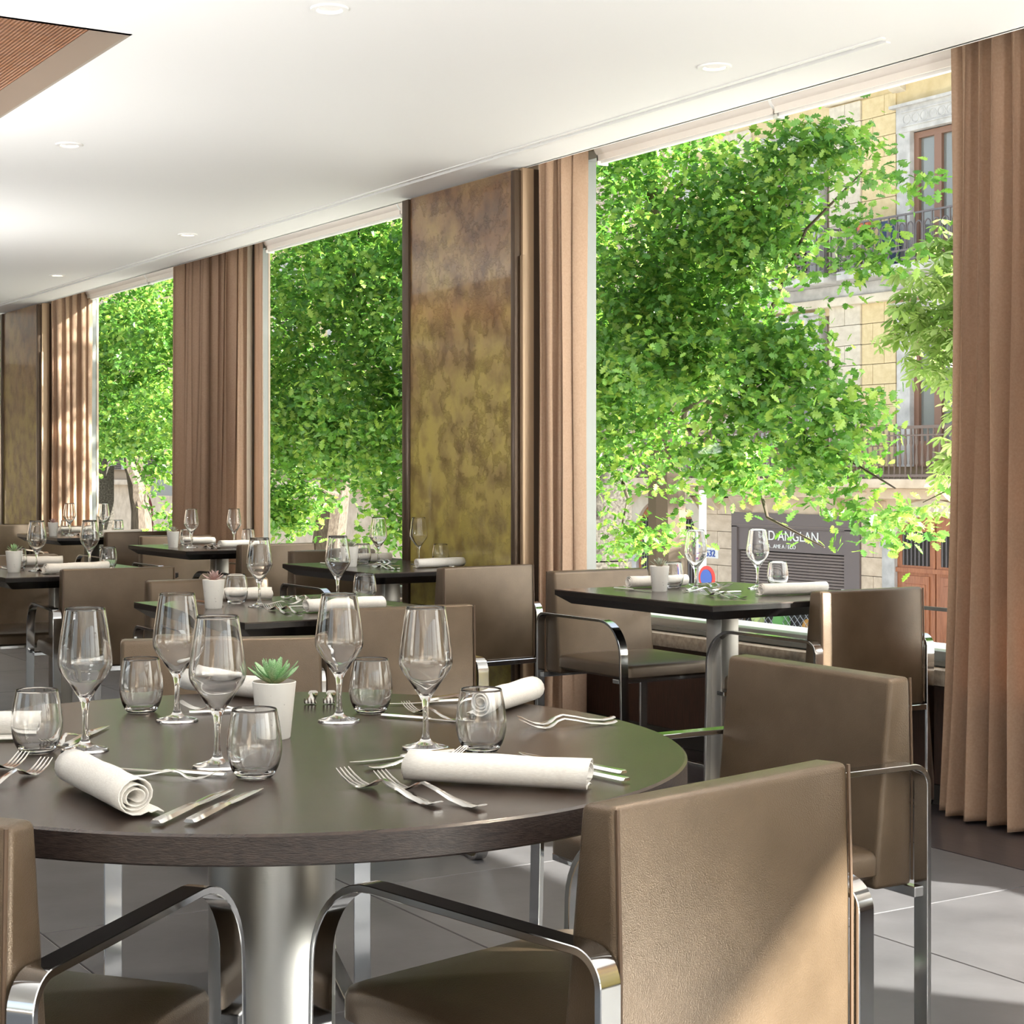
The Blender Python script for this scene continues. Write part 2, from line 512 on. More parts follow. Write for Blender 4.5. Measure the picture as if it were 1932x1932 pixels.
# floor: grout bed + single tiles + dark strip along the windows
fl = struct('floor', MB().box(XL, 4.75, Y0, Y1, -0.30, -0.004).mesh('floor', M['grout']), 'grey slate tile floor with thin pale joints')
PXT, PYT = 0.9255, 0.939
tx = [3.189 + 0.9 - PXT + 0.0 - i * PXT for i in range(0, 9)]
tile_mesh = {}
def tile(x0, x1, y0, y1):
    k = (round(x1 - x0, 3), round(y1 - y0, 3))
    if k not in tile_mesh:
        tile_mesh[k] = MB().box(0.002, k[0] - 0.002, 0.002, k[1] - 0.002, -0.02, 0).mesh('tile', M['tile'], False, 35, 0.0015, 1)
    link('tile', tile_mesh[k], fl, (x0, y0, 0))
edges_x = [4.09] + [3.189 - i * PXT for i in range(0, 9)]
edges_y = [3.247 + (i - 5) * PYT for i in range(0, 24)]
for i in range(len(edges_x) - 1):
    for j in range(len(edges_y) - 1):
        tile(edges_x[i + 1], edges_x[i], edges_y[j], edges_y[j + 1])
for k in range(16):
    link('plank', MB().box(4.092, 4.70, 0.002, 1.498, -0.02, 0.001).mesh('plank', M['darkfloor']), fl, (0, -3.0 + 1.5 * k, 0))

# ceiling around the timber recess (x<1.88, y>4.98) and the air slot (x 3.955..4.0)
cl = MB()
cl.box(1.88, 3.955, Y0, Y1, CZ, CZ + 0.25)
cl.box(XL, 1.88, Y0, 4.98, CZ, CZ + 0.25)
cl.box(XL, 1.88, 16.0, Y1, CZ, CZ + 0.25)
cl.box(XL, -1.6, 4.98, 16.0, CZ, CZ + 0.25)
cl.box(4.0, 4.235, Y0, Y1, CZ, CZ + 0.25)
cl.box(3.955, 4.0, Y0, 3.83, CZ, CZ + 0.25)
cl.box(4.235, 4.76, Y0, Y1, 2.76, CZ + 0.25)
cl.box(4.225, 4.245, Y0, Y1, CZ, 2.80)
ceil = struct('ceiling', cl.mesh('ceiling', M['ceil']), 'smooth white painted ceiling with curtain recess along the windows')
bx('slot_backing', M['gap'], 3.95, 4.005, 3.83, Y1, CZ + 0.03, CZ + 0.04, ceil)
bx('slot_rail', M['white'], 3.990, 4.010, 3.83, Y1, CZ - 0.005, CZ + 0.02, ceil)
bx('slot_rail', M['white'], 3.938, 3.957, 3.80, Y1, CZ - 0.004, CZ + 0.001, ceil)
fin = MB().box(3.957, 3.990, -0.004, 0.004, CZ + 0.004, CZ + 0.03).mesh('slot_fin', M['white'])
for k in range(110):
    link('slot_fin', fin, ceil, (0, 3.85 + 0.12 * k, 0))
# recess: painted fascia and ribbed walnut boards
fa = MB(); fa.box(1.868, 1.879, 4.98, 16.0, CZ - 0.001, 2.67); fa.box(-1.6, 1.88, 4.96, 4.98, CZ, 2.67)
link('recess_fascia', fa.mesh('recess_fascia', M['fascia']), ceil)
for k in range(6):
    bx('walnut_panel', M['ribwood'], 1.90 - 0.6 * (k + 1) + 0.003, 1.90 - 0.6 * k, 4.96, 16.0, 2.665, 2.69, ceil)

# downlights
def downlight(x, y, label):
    t = thing('recessed_downlight', label, 'ceiling light', (x, y, CZ), 0, 'round recessed downlights in the white ceiling')
    link('trim_ring', MB().lathe([(0.058, 0.0), (0.056, -0.006), (0.040, -0.007), (0.036, 0.0), (0.036, 0.01), (0.058, 0.01)], 32, close=True).mesh('trim_ring', M['white'], True), t)
    link('lamp', MB().lathe([(0.0001, 0.003), (0.030, 0.003), (0.036, -0.002), (0.037, 0.004)], 24).mesh('lamp', M['lamp'], True), t)
    ld = bpy.data.lights.new('downlight_beam', 'SPOT')
    ld.energy = 45; ld.color = (1.0, 0.83, 0.62); ld.spot_size = math.radians(95); ld.spot_blend = 0.6; ld.shadow_soft_size = 0.03
    lo = bpy.data.objects.new('downlight_beam', ld); C.objects.link(lo); lo.parent = t; lo.location = (0, 0, -0.02)
downlight(2.28, 4.39, 'round downlight at the top of the picture above the round table')
downlight(2.28, 6.76, 'round downlight beside the walnut ceiling recess')
downlight(3.735, 4.36, 'round downlight above the window table on the right')
downlight(3.735, 8.97, 'round downlight above the paired curtains')
downlight(3.72, 11.28, 'small far downlight near the ceiling slot on the left')
downlight(2.28, 2.02, 'round downlight over the near end of the dining room')

# window wall -------------------------------------------------------------
wl = MB()
wl.box(4.66, 4.76, Y0, Y1, -0.3, 0.43)
wl.box(4.66, 4.80, Y0, Y1, 2.70, 3.3)
COLS = [(-0.72, 0.30), (6.25, 7.255), (13.20, 14.22)]
PIERS = [(2.80, 3.12), (10.06, 10.45), (17.2, 17.6)]
for a, b in COLS:
    wl.box(4.22, 4.46, a + 0.02, b - 0.02, 0, CZ)
    wl.box(4.46, 4.78, a + 0.21, b - 0.02, 0, 2.75)
for a, b in PIERS: wl.box(4.60, 4.78, a, b, 0, 2.75)
wall = struct('wall_window', wl.mesh('wall_window', M['wallp']), 'beige window wall with piers and low parapet')
k = 0
yy = -4.9
while yy < 20.5:
    bx('parapet_panel', M['panelwood'], 4.645, 4.662, yy + 0.002, yy + 0.448, 0.07, 0.43, wall)
    yy += 0.45
bx('baseboard', M['near_black'], 4.635, 4.662, Y0, Y1, 0.0, 0.068, wall)
bx('sill_slab', M['stone_sill'], 4.60, 4.80, Y0, Y1, 0.43, 0.487, wall, 0.004)

def window(idx, y0, y1, label):
    t = link('window_%d' % idx, None, None); t['kind'] = 'structure'; t['label'] = label
    bx('frame_bottom', M['alu'], XG - 0.03, XG + 0.04, y0, y1, 0.487, 0.545, t, 0.003)
    bx('frame_bead', M['alu_light'], XG - 0.045, XG - 0.03, y0, y1, 0.495, 0.512, t)
    bx('frame_top', M['alu'], XG - 0.03, XG + 0.04, y0, y1, 2.66, 2.72, t)
    for y, s in ((y0, 1), (y1, -1)):
        bx('frame_side', M['alu_dark'], XG - 0.05, XG + 0.05, min(y, y + s * 0.035), max(y, y + s * 0.035), 0.487, 2.72, t)
        bx('frame_side', M['alu_light'], XG - 0.03, XG + 0.03, min(y + s * 0.036, y + s * 0.07), max(y + s * 0.036, y + s * 0.07), 0.487, 2.72, t)
    bx('pane', M['pane'], XG - 0.004, XG + 0.004, y0 + 0.06, y1 - 0.06, 0.53, 2.68, t)
    return t
window(1, 3.12, 6.44, 'large window on the right with oak tree and balcony outside')
window(2, 7.25, 10.06, 'window between the bronze column and the paired curtains')
window(3, 10.45, 13.41+0.0, 'far window at the left with pale trunk outside')
window(4, 0.30, 2.80, 'window behind the right-hand curtain')
window(5, -4.6, -0.52, 'window behind the viewer')
window(6, 14.2, 17.2, 'farthest window at the left edge')

def blind(y0, y1, label, join=None, drop=None):
    t = thing('roller_blind', label, 'blind', (4.615, y0, 2.63), 0, 'white roller blinds above the windows')
    L = y1 - y0
    j = L * 0.5 if join is None else join
    for a, b in ((0.0, j - 0.006), (j + 0.006, L)):
        link('roll', MB().tube([(0, a, 0.055), (0, b, 0.055)], 0.05, 20).mesh('roll', M['blind'], True), t)
        link('bottom_bar', MB().box(-0.012, 0.012, a, b, -0.022, -0.004).mesh('bottom_bar', M['white']), t)
        link('hem', MB().box(-0.030, -0.024, a, b, -0.012, 0.03).mesh('hem', M['blind']), t)
    link('bracket', MB().lathe([(0.0001, -0.007), (0.054, -0.007), (0.054, 0.007), (0.0001, 0.007)], 20).mesh('bracket', M['white'], True), t, (0, j, 0.055)).rotation_euler = (PI / 2, 0, 0)
    link('bracket', MB().box(-0.02, 0.02, -0.012, 0.012, -0.030, 0.0).mesh('bracket_foot', M['steel']), t, (0, j, 0))
    link('end_cap', MB().box(-0.03, 0.03, -0.008, 0.0, -0.03, 0.10).mesh('end_cap', M['white']), t, (0, L, 0))
    if drop:
        link('sun_block_cloth', MB().box(0.0, 0.002, 0, L, drop - 2.63, 0.0).mesh('sun_block_cloth', M['sunblock']), t)
blind(3.6, 6.17, 'white roller blind above the right-hand window', 1.40)
blind(7.26, 9.72, 'white roller blind above the window beside the bronze column', 0.72)
blind(10.9, 13.4, 'white roller blind above the far left window', 0.9)
blind(0.32, 2.78, 'unseen half lowered blind added to block sun behind the curtain', None, 1.18)  # unseen blind added to cut the sun on the inner floor

# bronze columns ----------------------------------------------------------
def column(y0, y1, label):
    t = thing('bronze_column', label, 'column', (4.19, y0, 0), 0, 'glass covered bronze columns between the windows')
    W = y1 - y0
    bx('patina_panel', M['patina'], 0.0, 0.022, 0.035, W - 0.065, 0.02, CZ - 0.012, t)
    bx('edge_trim', M['bronze_edge'], -0.012, 0.05, W - 0.062, W, 0.0, CZ - 0.012, t, 0.003)
    bx('edge_trim', M['bronze_edge'], -0.004, 0.05, 0.0, 0.033, 0.0, CZ - 0.012, t, 0.003)
    bx('side_panel', M['tan'], 0.03, 0.09, -0.015, 0.012, 0.0, CZ - 0.002, t)
    bx('side_post', M['tan'], 0.02, 0.035, -0.03, -0.004, 0.0, 2.17, t, 0.004)
    bx('side_reveal', M['bronze_edge'], 0.09, 0.275, -0.005, 0.012, 0.0, CZ - 0.002, t)
column(6.25, 7.255, 'bronze patina column with olive and brown stains beside the right-hand window')
column(13.20, 14.22, 'far bronze column at the left edge with pale reflections')
column(-0.72, 0.30, 'bronze column behind the viewer on the window wall')

# curtains ------------------------------------------------------------------
def curtain(p0, p1, folds, amp, label, material='curtain', zb=0.012, zt=2.73, flare=0.0, seed=0, name='curtain'):
    """pleated cloth hanging along the floor line p0 -> p1"""
    r = random.Random(seed)
    n = folds * 12
    ph = [r.uniform(0.6, 1.25) for _ in range(folds + 1)]
    zs = [zb, zb + 0.02, zb + 0.16, zb + 0.17] + [zb + 0.17 + (zt - zb - 0.17) * i / 10 for i in range(1, 11)]
    A = Vector(p0); D = Vector(p1) - A; L = D.length; D.normalize(); N = Vector((-D.y, D.x))
    V = []; F = []
    for z in zs:
        h = (z - zb) / (zt - zb)
        for i in range(n + 1):
            f = i / n
            kf = f * folds
            a = amp * ph[int(kf) % len(ph)] * (0.75 + 0.45 * (1 - h)) * math.sin(2 * PI * kf)
            a += 0.25 * amp * math.sin(2 * PI * (kf * 0.37 + seed) + 2.1 * h)
            q = L * f + 0.16 * L / folds * math.sin(4 * PI * kf + seed) * (0.5 + 0.5 * h)
            q += (1 - h) ** 3 * flare * (f - 0.35) + 0.004 * math.sin(7 * h + seed + 0.3 * i)
            P = A + D * q + N * a
            V.append((P.x, P.y, z))
    for zi in range(len(zs) - 1):
        for i in range(n):
            b = zi * (n + 1) + i
            F.append((b, b + 1, b + n + 2, b + n + 1))
    mb = MB(); mb.v = V; mb.f = F
    me = mb.mesh(name, M[material], True, 80)
    o = link(name, me)
    md = o.modifiers.new('thickness', 'SOLIDIFY'); md.thickness = 0.0025; md.offset = 0
    tag(o, label, 'curtain', 'floor length taupe curtains along the windows')
    return o
curtain((4.50, 3.655), (4.50, 4.00), 5, 0.05, 'long taupe pleated curtain at the right edge of the picture', flare=0.12, seed=1)
curtain((4.57, 3.95), (4.575, 4.035), 1, 0.012, 'pale translucent inner edge of the right-hand curtain', 'sheer', flare=0.14, seed=5, name='sheer_curtain')
curtain((4.50, 2.55), (4.50, 3.10), 6, 0.055, 'taupe curtain hidden beyond the right edge of the picture', seed=2)
curtain((4.275, 6.17), (4.385, 6.165), 2, 0.022, 'narrow dark folds of curtain tucked beside the bronze column', seed=3)
curtain((4.375, 6.13), (4.515, 6.15), 1, 0.010, 'flat pale brown curtain between the bronze column and the right-hand window', 'curtain', seed=4)
curtain((4.48, 10.36), (4.48, 10.95), 6, 0.055, 'left pleated curtain of the pair between the two far windows', seed=6)
curtain((4.48, 9.80), (4.48, 10.33), 6, 0.05, 'right pleated curtain of the pair between the two far windows', seed=7)
curtain((4.56, 9.68), (4.56, 9.82), 1, 0.012, 'pale flat curtain edge beside the window left of the bronze column', 'sheer', seed=8)
curtain((4.28, 13.10), (4.62, 13.14), 5, 0.03, 'pleated curtain beside the far bronze column at the left', seed=9)

# remaining room shell: glazed end behind the viewer, solid far and left walls
wb = MB(); wb.box(XL, 4.7, Y0 - 0.2, Y0, -0.3, 0.25); wb.box(XL, 4.7, Y0 - 0.2, Y0, 2.62, 3.2)
for x in (XL, -1.9, 1.2, 4.4): wb.box(x, x + 0.25, Y0 - 0.2, Y0, 0.25, 2.62)
struct('wall_back', wb.mesh('wall_back', M['wallp']), 'glazed end wall behind the viewer')
for i, x in enumerate((XL + 0.25, -1.65, 1.45)):
    t = link('window_%d' % (7 + i), None); t['kind'] = 'structure'
    bx('pane', M['pane'], x, x + 2.85, Y0 - 0.11, Y0 - 0.10, 0.25, 2.62, t)
struct('wall_far', MB().box(XL, 4.7, Y1, Y1 + 0.2, -0.3, 3.2).mesh('wall_far', M['wallp']), 'beige far wall')
wlft = MB(); wlft.box(XL - 0.2, XL, Y0, Y1, -0.3, 0.25); wlft.box(XL - 0.2, XL, Y0, Y1, 2.55, 3.2)
yb = [(-1.5, 1.5), (4.0, 7.0), (10.0, 13.0)]
ye = Y0
for a_, b_ in yb:
    wlft.box(XL - 0.2, XL, ye, a_, 0.25, 2.55); ye = b_
wlft.box(XL - 0.2, XL, ye, Y1, 0.25, 2.55)
struct('wall_left', wlft.mesh('wall_left', M['wallp']), 'beige left wall with three windows, out of view')
for i, (a_, b_) in enumerate(yb):
    t = link('window_%d' % (10 + i), None); t['kind'] = 'structure'
    bx('pane', M['pane'], XL - 0.11, XL - 0.10, a_, b_, 0.25, 2.55, t)
struct('roof_slab', MB().box(XL - 0.2, 4.95, Y0 - 0.2, Y1 + 0.2, 2.83, 3.3).mesh('roof_slab', M['near_black']))

# added fill lamps outside the view, brightening the ceiling
def fill_lamp(x, y, label, watts, tilt=0.0):
    t = thing('unseen_fill_lamp', label, 'fill lamp', (x, y, 0), 0, 'added unseen fill lamps lighting the ceiling')
    link('base', MB().lathe([(0.0001, 0.0), (0.15, 0.0), (0.15, 0.015), (0.02, 0.03), (0.0001, 0.03)], 32).mesh('base', M['steel'], True), t)
    link('pole', MB().tube([(0, 0, 0.02), (0, 0, 1.22)], 0.012, 10).mesh('pole', M['steel'], True), t)
    link('bowl', MB().lathe([(0.0001, 1.20), (0.06, 1.21), (0.13, 1.26), (0.16, 1.32), (0.155, 1.32), (0.125, 1.27), (0.06, 1.225), (0.0001, 1.22)], 32, close=True).mesh('bowl', M['steel'], True), t)
    ld = bpy.data.lights.new('fill_light', 'AREA')
    ld.shape = 'DISK'; ld.size = 0.26; ld.energy = watts; ld.color = (1.0, 0.975, 0.945)
    lo = bpy.data.objects.new('fill_light', ld); C.objects.link(lo); lo.parent = t; lo.location = (0, 0, 1.305); lo.rotation_euler = (PI, math.radians(tilt), 0)
FILL_W = 66
fill_lamp(0.15, 2.7, 'added fill lamp just left of the round table, out of view', FILL_W * 0.58, 20)
fill_lamp(0.60, 4.3, 'added fill lamp in the left aisle, out of view', FILL_W * 0.34, 30)
fill_lamp(1.0, 6.3, 'added fill lamp below the walnut recess aimed at the windows', FILL_W * 0.42, 48)
fill_lamp(1.6, 9.2, 'far added fill lamp in the left aisle, out of view', FILL_W * 0.50, 45)
fill_lamp(0.6, 13.0, 'farthest added fill lamp in the left aisle, out of view', FILL_W * 0.9)
fill_lamp(3.1, 1.3, 'added fill lamp by the window beyond the right edge, out of view', FILL_W)
fill_lamp(3.3, -1.5, 'added fill lamp by the window behind the viewer', FILL_W)
fill_lamp(-1.0, -1.5, 'added fill lamp in the room behind the viewer', FILL_W)

# ------------------------------------------------------------------ CHAIRS
def rounded(path, n=6):
    """2-D polygon with (x, y, radius) corners -> rounded closed point list"""
    out = []
    L = len(path)
    for i in range(L):
        p = Vector(path[i][:2]); a = Vector(path[i - 1][:2]); b = Vector(path[(i + 1) % L][:2]); r = path[i][2]
        u = (a - p).normalized(); v = (b - p).normalized()
        ang = u.angle(v)
        d = r / math.tan(ang / 2)
        s = p + u * d; e = p + v * d
        cen = p + (u + v).normalized() * (r / math.sin(ang / 2))
        a0 = math.atan2(s.y - cen.y, s.x - cen.x); a1 = math.atan2(e.y - cen.y, e.x - cen.x)
        while a1 - a0 > PI: a1 -= 2 * PI
        while a1 - a0 < -PI: a1 += 2 * PI
        for k in range(n + 1):
            g = a0 + (a1 - a0) * k / n
            out.append((cen.x + r * math.cos(g), cen.y + r * math.sin(g)))
    return out

def band(path_out, path_in, x0, x1):
    mb = MB(); n = len(path_out)
    for x in (x0, x1):
        mb.v += [(x, p[0], p[1]) for p in path_out]
        mb.v += [(x, p[0], p[1]) for p in path_in]
    for i in range(n):
        j = (i + 1) % n
        mb.f += [(i, j, 2 * n + j, 2 * n + i), (n + i, 3 * n + i, 3 * n + j, n + j), (i, n + i, n + j, j), (2 * n + i, 2 * n + j, 3 * n + j, 3 * n + i)]
    return mb

def make_chair_meshes():
    r = {}
    T = 0.011; W = 0.036
    def loop(off):
        return rounded([(-0.285 + off, 0.0 + off, 0.05 - off * 0.9), (0.29 - off, 0.0 + off, 0.05 - off * 0.9), (0.275 - off, 0.622 - off, 0.135 - off), (-0.285 + off, 0.622 - off, 0.045 - off * 0.9)], 10)
    o_, i_ = loop(0.0), loop(T)
    r['frame'] = band(o_, i_, -W / 2, W / 2).mesh('side_frame', M['chrome'], True, 40, 0.0012, 1)
    # seat cushion with crowned top
    bm = bmesh.new()
    bmesh.ops.create_grid(bm, x_segments=12, y_segments=12, size=0.5)
    top = bm.verts[:]
    me = bpy.data.meshes.new('tmp')
    bm.free()
    def cushion(w, y0, y1, z0, z1, crown, rad, name):
        rings = []
        cy = (y0 + y1) / 2; hy = (y1 - y0) / 2; hx = w / 2
        def ring(ins, z):
            return [Vector((p[0], p[1], z)) for p in rounded([(-hx + ins, y0 + ins, rad), (hx - ins, y0 + ins, rad), (hx - ins, y1 - ins, rad), (-hx + ins, y1 - ins, rad)], 5)]
        rings.append(ring(0.012, z0)); rings.append(ring(0.0, z0 + 0.010)); rings.append(ring(0.0, z1 - 0.016)); rings.append(ring(0.004, z1 - 0.005)); rings.append(ring(0.014, z1))
        for t in (0.25, 0.5, 0.75, 0.97):
            rr = []
            for p in rings[4]:
                q = Vector((p.x * (1 - t), cy + (p.y - cy) * (1 - t), z1 + crown * math.sin(t * PI / 2)))
                rr.append(q)
            rings.append(rr)
        return MB().loft(rings).mesh(name, M['leather'], True, 50)
    r['seat'] = cushion(0.485, -0.20, 0.265, 0.395, 0.452, 0.022, 0.03, 'seat')
    # backrest: rear face upright, front face leaning back
    hx = 0.243
    prof = [(-0.275, 0.375), (-0.175, 0.375), (-0.178, 0.45), (-0.205, 0.70), (-0.214, 0.785), (-0.270, 0.787), (-0.275, 0.60)]
    mb = MB().prism(prof, 0, -hx, hx)
    r['back'] = mb.mesh('backrest', M['leather'], True, 50, 0.011, 3)
    sp = [( -0.276, 0.385), (-0.276, 0.60), (-0.271, 0.784)]
    for s in (-1, 1):
        r['pipe%d' % s] = MB().tube([(s * (hx - 0.004), y - 0.001, z) for y, z in sp], 0.0028, 6).mesh('piping', M['leather_seam'], True)
    r['cross'] = MB().box(-0.262, 0.262, -0.283, -0.262, 0.355, 0.376).mesh('rear_crossbar', M['chrome'], True, 35, 0.002, 1)
    r['fcross'] = MB().box(-0.262, 0.262, 0.20, 0.24, 0.380, 0.396).mesh('front_crossbar', M['chrome'], True, 35, 0.002, 1)
    return r
CH = make_chair_meshes()
def chair(cx, cy, rz, label):
    t = thing('armchair', label, 'chair', (cx, cy, 0), rz, 'bronze leather armchairs on flat steel frames')
    link('seat', CH['seat'], t)
    b = link('backrest', CH['back'], t)
    for s in (-1, 1):
        link('piping', CH['pipe%d' % s], b)
        link('side_frame', CH['frame'], t, (s * 0.2645, 0, 0))
    link('rear_crossbar', CH['cross'], t)
    link('front_crossbar', CH['fcross'], t)
    return t
def chair_rear(x, y, deg, label):
    a = math.radians(deg)
    return chair(x - math.sin(a) * 0.275, y + math.cos(a) * 0.275, a, label)
def chair_front(x, y, deg, label):
    a = math.radians(deg)
    return chair(x - math.sin(a) * 0.214, y + math.cos(a) * 0.214, a, label)
chair_rear(1.457, 1.645, 10.9, 'nearest armchair in the right foreground, its back turned to the viewer')
chair_front(2.455, 2.585, 89.0, 'armchair on the window side of the round table, facing left')
chair_front(1.636, 3.712, 160.4, 'armchair on the far side of the round table behind the green succulent')
chair(0.607, 2.225, math.radians(-49.5), 'armchair cut off by the lower left corner of the picture')
chair_rear(2.487, 4.315, -7, 'armchair with its back to the round table, behind the two right wine glasses')
chair_front(2.512, 5.81, 180, 'armchair behind the mauve succulent at the table beyond the round one')
chair_front(4.149, 5.545, 180, 'armchair at the right window table standing left, seat and arm fully visible')
chair_rear(4.267, 4.15, 0, 'armchair at the right window table with sun stripes on its back')
chair_rear(3.905, 6.02, 4, 'armchair seen from behind at the foot of the bronze column')
chair_front(4.01, 7.66, 180, 'armchair on the far side of the table left of the bronze column')
chair_rear(2.47, 6.67, -6, 'armchair seen from behind at the left aisle table')
chair_front(2.39, 7.96, 180, 'armchair on the far side of the left aisle table, mostly hidden by glasses')
chair_rear(4.09, 8.49, 4, 'armchair seen from behind in front of the window left of the column')
chair_front(4.06, 9.92, 180, 'armchair beneath the paired curtains behind a small pot')
chair_rear(4.115, 10.71, 0, 'dark armchair seen from behind below the far left window')
chair_front(4.02, 12.05, 180, 'armchair on the far side of the farthest laid table')
chair_rear(3.83, 12.69, 2, 'armchair back at the left edge below the far bronze column')

# ------------------------------------------------------------------ TABLES
TZ = 0.75
RC = (1.156, 2.427); RR = 0.66
t = thing('round_table', 'large round dark wood dining table on a thick steel column', 'table', (RC[0], RC[1], 0))
link('tabletop', MB().lathe([(0.0001, TZ), (RR - 0.004, TZ), (RR, TZ - 0.003)], 128).mesh('tabletop', M['wenge'], True, 30), t)
link('table_rim', MB().lathe([(RR, TZ - 0.003), (RR, TZ - 0.037), (RR - 0.004, TZ - 0.04), (0.0001, TZ - 0.04)], 128).mesh('table_rim', M['wenge_edge'], True, 30), t)
link('column_leg', MB().lathe([(0.0001, TZ - 0.04), (0.102, TZ - 0.04), (0.102, 0.012), (0.0001, 0.012)], 64).mesh('column_leg', M['steel'], True, 30), t)
link('base_plate', MB().lathe([(0.0001, 0.012), (0.27, 0.012), (0.275, 0.008), (0.275, 0.0), (0.0001, 0.0)], 64).mesh('base_plate', M['steel'], True, 30), t)

TL = 0.90
def table_meshes(TW):
    w, l = TW / 2, TL / 2
    top = MB().box(-w, w, -l, l, TZ - 0.004, TZ).mesh('tabletop', M['table_top'])
    mb = MB()
    i = 0.045
    R = [[(-w, -l, TZ - 0.004), (w, -l, TZ - 0.004), (w, l, TZ - 0.004), (-w, l, TZ - 0.004)],
         [(-w, -l, TZ - 0.020), (w, -l, TZ - 0.020), (w, l, TZ - 0.020), (-w, l, TZ - 0.020)],
         [(-w + i, -l + i, TZ - 0.052), (w - i, -l + i, TZ - 0.052), (w - i, l - i, TZ - 0.052), (-w + i, l - i, TZ - 0.052)]]
    und = mb.loft(R).mesh('bevelled_edge', M['table_edge'], True, 20)
    post = MB().box(-0.042, 0.042, -0.042, 0.042, 0.012, TZ - 0.052).mesh('post', M['post'], True, 35, 0.004)
    base = MB().box(-0.24, 0.24, -0.24, 0.24, 0.0, 0.012).mesh('base_plate', M['post'], True, 35, 0.003, 1)
    return top, und, post, base
def sq_table(x0, y0, TW, label):
    t = thing('square_table', label, 'table', (x0 + TW / 2, y0 + TL / 2, 0), 0, 'dark square dining tables')
    for nm, me in zip(('tabletop', 'bevelled_edge', 'post', 'base_plate'), table_meshes(TW)): link(nm, me, t)
T1 = (3.62, 4.235, 0.86); T2 = (3.50, 6.33, 0.66); T3 = (2.03, 4.445, 0.77); T4 = (3.587, 8.64, 0.80); T5 = (2.03, 6.83, 0.77); T6 = (3.56, 10.80, 0.80); T7 = (3.52, 13.15, 0.64)
sq_table(*T1, 'square dark table by the right-hand window')
sq_table(*T2, 'square dark table at the foot of the bronze column')
sq_table(*T3, 'square dark table directly beyond the round table')
sq_table(*T4, 'square dark table below the paired curtains')
sq_table(*T5, 'square dark table at the left edge in the aisle row')
sq_table(*T6, 'square dark table below the far left window')
sq_table(*T7, 'square dark table furthest away by the far bronze column')

# ------------------------------------------------------------------ GLASSES
def glass_mesh(prof_out, prof_in, n):
    return MB().lathe(prof_out + prof_in[::-1], n).mesh('glass', M['glass'], True, 60)
def spl(pts, n):
    out = []
    P = [Vector(p) for p in pts]
    for i in range(len(P) - 1):
        p0 = P[max(i - 1, 0)]; p1 = P[i]; p2 = P[i + 1]; p3 = P[min(i + 2, len(P) - 1)]
        for k in range(n):
            t = k / n
            q = 0.5 * ((2 * p1) + (-p0 + p2) * t + (2 * p0 - 5 * p1 + 4 * p2 - p3) * t * t + (-p0 + 3 * p1 - 3 * p2 + p3) * t ** 3)
            out.append((max(q.x, 0.0001), q.y))
    out.append(tuple(P[-1]))
    return out
def wine_mesh(nseg, k):
    o = [(0.0001, 0.0)] + [(0.0365, 0.0), (0.0378, 0.0012), (0.0372, 0.0026)] + spl([(0.030, 0.0045), (0.012, 0.0105), (0.0062, 0.020), (0.0045, 0.040), (0.0048, 0.062), (0.0068, 0.076)], k) \
        + spl([(0.011, 0.0845), (0.0255, 0.106), (0.0385, 0.1245), (0.0428, 0.138), (0.0412, 0.160), (0.0363, 0.195), (0.0315, 0.2245)], k) + [(0.0311, 0.2255)]
    i = [(0.0001, 0.0855)] + spl([(0.0070, 0.0875), (0.0235, 0.107), (0.0370, 0.1258), (0.0413, 0.138), (0.0399, 0.160), (0.0351, 0.195), (0.0303, 0.2245)], k)
    return MB().lathe(o + i[::-1], nseg).mesh('wine_glass', M['glass'], True, 60)
def tumbler_mesh(nseg, k):
    o = [(0.0001, 0.0)] + spl([(0.0225, 0.0), (0.0275, 0.0035), (0.0345, 0.016), (0.0392, 0.034), (0.0398, 0.050), (0.0372, 0.074), (0.0325, 0.0985)], k) + [(0.0318, 0.0993)]
    i = [(0.0001, 0.007)] + spl([(0.020, 0.0075), (0.0255, 0.0100), (0.0327, 0.020), (0.0375, 0.036), (0.0382, 0.050), (0.0357, 0.074), (0.0311, 0.0985)], k)
    return MB().lathe(o + i[::-1], nseg).mesh('tumbler', M['glass'], True, 60)
WG, WGF = wine_mesh(64, 6), wine_mesh(32, 3)
TG, TGF = tumbler_mesh(64, 6), tumbler_mesh(32, 3)
def wine(x, y, label, far=False):
    tag(link('wine_glass', WGF if far else WG, None, (x, y, TZ + 0.0002)), label, 'wine glass', 'clear stemmed wine glasses')
def tumb(x, y, label, far=False):
    tag(link('water_tumbler', TGF if far else TG, None, (x, y, TZ + 0.0002)), label, 'tumbler', 'clear stemless water tumblers')
wine(0.880, 2.532, 'leftmost wine glass on the round table, beside the leftmost tumbler')
wine(1.126, 2.753, 'wine glass at the back left of the round table, right of a tumbler')
wine(1.002, 2.292, 'tallest-looking wine glass at the front of the round table, beside the green succulent')
wine(1.371, 2.603, 'wine glass at the back of the round table, right of the small forks')
wine(1.356, 2.279, 'rightmost wine glass on the round table, next to the long rolled napkin')
tumb(0.808, 2.551, 'leftmost water tumbler on the round table with a napkin behind it')
tumb(1.109, 2.883, 'water tumbler at the back left of the round table')
tumb(1.013, 2.185, 'front water tumbler on the round table overlapping the white pot')
tumb(1.469, 2.666, 'water tumbler at the back of the round table right of centre')
tumb(1.416, 2.209, 'rightmost water tumbler on the round table in front of a rolled napkin')

